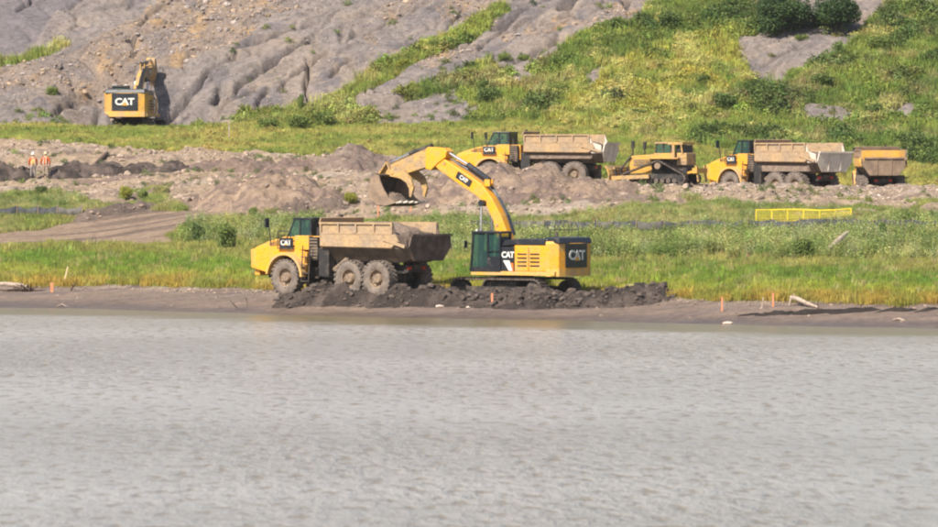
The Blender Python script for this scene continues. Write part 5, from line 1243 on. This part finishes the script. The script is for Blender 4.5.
def person(loc, rz, label, vest, jacket, trousers, helmet, stance, armbend):
    T = empty('person', loc, rz, label, 'person', 'workers on the terrace')       # faces +y
    V = [(0,0,.95),(0,0,1.12),(0,-.01,1.30),(0,-.01,1.43),(0,.0,1.53),(0,.02,1.62),(0,.02,1.72)]; R_ = [(.15,.11),(.14,.10),(.16,.11),(.12,.09),.055,(.075,.09),(.075,.09)]; E = [(0,1),(1,2),(2,3),(3,4),(4,5),(5,6)]
    def add(p, r, frm): V.append(p); R_.append(r); E.append((frm, len(V) - 1)); return len(V) - 1
    arms = {}; legs = {}
    for s in (-1, 1):
        a = add((s * .19, -.01, 1.42), .058, 3); b = add((s * (.25 + armbend[0]), -.03 + armbend[1] * .3, 1.14), .045, a); c = add((s * (.25 + armbend[0] * .3), .04 + armbend[1], .92), .034, b)
        h = add((s * (.25 + armbend[0] * .2), .06 + armbend[1], .84), (.040,.022), c); arms[s] = (a, b, c)
        for f in range(4): k = add((s * (.235 + armbend[0] * .2) + s * .0, .033 + armbend[1] + f * .022, .77), .0095, h); add((s * (.225 + armbend[0] * .2), .035 + armbend[1] + f * .02, .735 + (.01 if f in (0, 3) else 0)), .0085, k)
        k = add((s * (.22 + armbend[0] * .2), .115 + armbend[1], .83), .011, h); add((s * (.21 + armbend[0] * .2), .125 + armbend[1], .795), .009, k)
        l1 = add((s * .10, 0, .88), .085, 0); l2 = add((s * (.11 + stance * .5), .02, .50), .060, l1); l3 = add((s * (.12 + stance), -.01, .10), .042, l2); l4 = add((s * (.14 + stance), .12, .045), .040, l3); legs[s] = (l1, l2, l3, l4)
    skin_mesh('body', V, E, R_, M['skin'], T)
    JV = [V[0], V[1], V[2], V[3]]; JR = [(.20,.15),(.20,.15),(.21,.15),(.16,.12)]; JE = [(0,1),(1,2),(2,3)]
    for s in (-1, 1):
        k = len(JV); a, b, c = arms[s]; JV += [V[a], V[b], V[c]]; JR += [.085,.07,.055]; JE += [(3, k), (k, k + 1), (k + 1, k + 2)]
    skin_mesh('jacket', JV, JE, JR, jacket, T)
    skin_mesh('vest', [(0,0,.93),(0,0,1.12),(0,-.01,1.32),(0,-.01,1.44)], [(0,1),(1,2),(2,3)], [(.215,.165),(.215,.165),(.215,.165),(.15,.13)], vest, T)
    for s in (-1, 1): MB().bar((s * .11, -.175, .98), (s * .10, -.165, 1.42), .035, .012, (0, 1, 0)).bar((s * .11, .17, .98), (s * .10, .155, 1.42), .035, .012, (0, 1, 0)).build('reflective_strip', M['helmet'], T)
    TV = [(0,0,.98),(0,0,.90)]; TR = [(.17,.13),(.165,.13)]; TE = [(0,1)]
    for s in (-1, 1):
        k = len(TV); l = legs[s]; TV += [V[l[0]], V[l[1]], (V[l[2]][0], V[l[2]][1], .13)]; TR += [.105,.085,.075]; TE += [(1, k), (k, k + 1), (k + 1, k + 2)]
    skin_mesh('trousers', TV, TE, TR, trousers, T)
    for s in (-1, 1): l = legs[s]; x = V[l[2]][0]; skin_mesh('boot', [(x, -.03, .22), (x, -.02, .07), (x * 1.05, .14, .05)], [(0,1),(1,2)], [.062,.062,.05], M['boots'], T)
    m = MB(); n = 18; prof = [(.0,.155),(.06,.145),(.105,.10),(.125,.03),(.128,0),(.15,-.01),(.155,-.02)]
    for i in range(n):
        for r, z in prof: m.v.append(Vector((r * math.cos(2 * PI * i / n), .02 + r * 1.12 * math.sin(2 * PI * i / n), 1.72 + z)))
    for i in range(n):
        for k in range(6): m.f.append((i * 7 + k, i * 7 + k + 1, ((i + 1) % n) * 7 + k + 1, ((i + 1) % n) * 7 + k))
    m.build('helmet', helmet, T, True)
    fc = MB(); fc.prism([(0,0),(.02,-.02),(0,-.05)], -.012, .012); fo = fc.build('nose', M['skin'], T); fo.data.transform(Matrix.Translation((0, .115, 1.66)) @ Matrix.Rotation(R(90), 4, 'Z'))
    for s in (-1, 1):
        MB().cyl((s * .032, .105, 1.675), (s * .032, .118, 1.675), .011, n=8).build('eye', M['boots'], T); MB().cyl((s * .083, .02, 1.65), (s * .10, .015, 1.65), .028, .02, 8).build('ear', M['skin'], T)
    MB().box((0, .108, 1.59), (.045, .012, .012)).build('mouth', M['boots'], T)
    return T
person(G(33, 386, .03), R(12), 'worker in orange jacket and yellow vest, left one of the pair', M['vest'], M['hivis'], M['trousers_grey'], M['helmet'], .03, (.03, .0)).scale = (.97,) * 3
person(G(45.5, 386, .05), R(-14), 'worker in orange jacket and orange vest, right one of the pair', M['orange_vest'], M['hivis'], M['trousers_khaki'], M['helmet_tan'], .04, (.10, -.02)).scale = (.97,) * 3

# ------------------------------------------------------------------ the air over the river
def haze(density):
    k = bpy.data.materials.new('haze'); k.use_nodes = True; t = k.node_tree; t.nodes.clear(); o_ = t.nodes.new('ShaderNodeOutputMaterial'); v = t.nodes.new('ShaderNodeVolumePrincipled')
    v.inputs['Density'].default_value = density; v.inputs['Color'].default_value = (.86, .88, .92, 1); v.inputs['Anisotropy'].default_value = .2; t.links.new(v.outputs[0], o_.inputs['Volume'])
    x, y0, y1, z0, z1 = 960, -60, 1010, -6, 62
    V = [(a_, b_2, c_) for c_ in (z0, z1) for a_, b_2 in ((-x, y0), (x, y0), (x, y1), (-x, y1))]
    o = raw('haze', V, [(3, 2, 1, 0), (4, 5, 6, 7), (0, 1, 5, 4), (1, 2, 6, 5), (2, 3, 7, 6), (3, 0, 4, 7)], k); tag(o, 'thin pale haze in the air over the river and the hill', 'haze', kind='stuff')
haze(.00005)
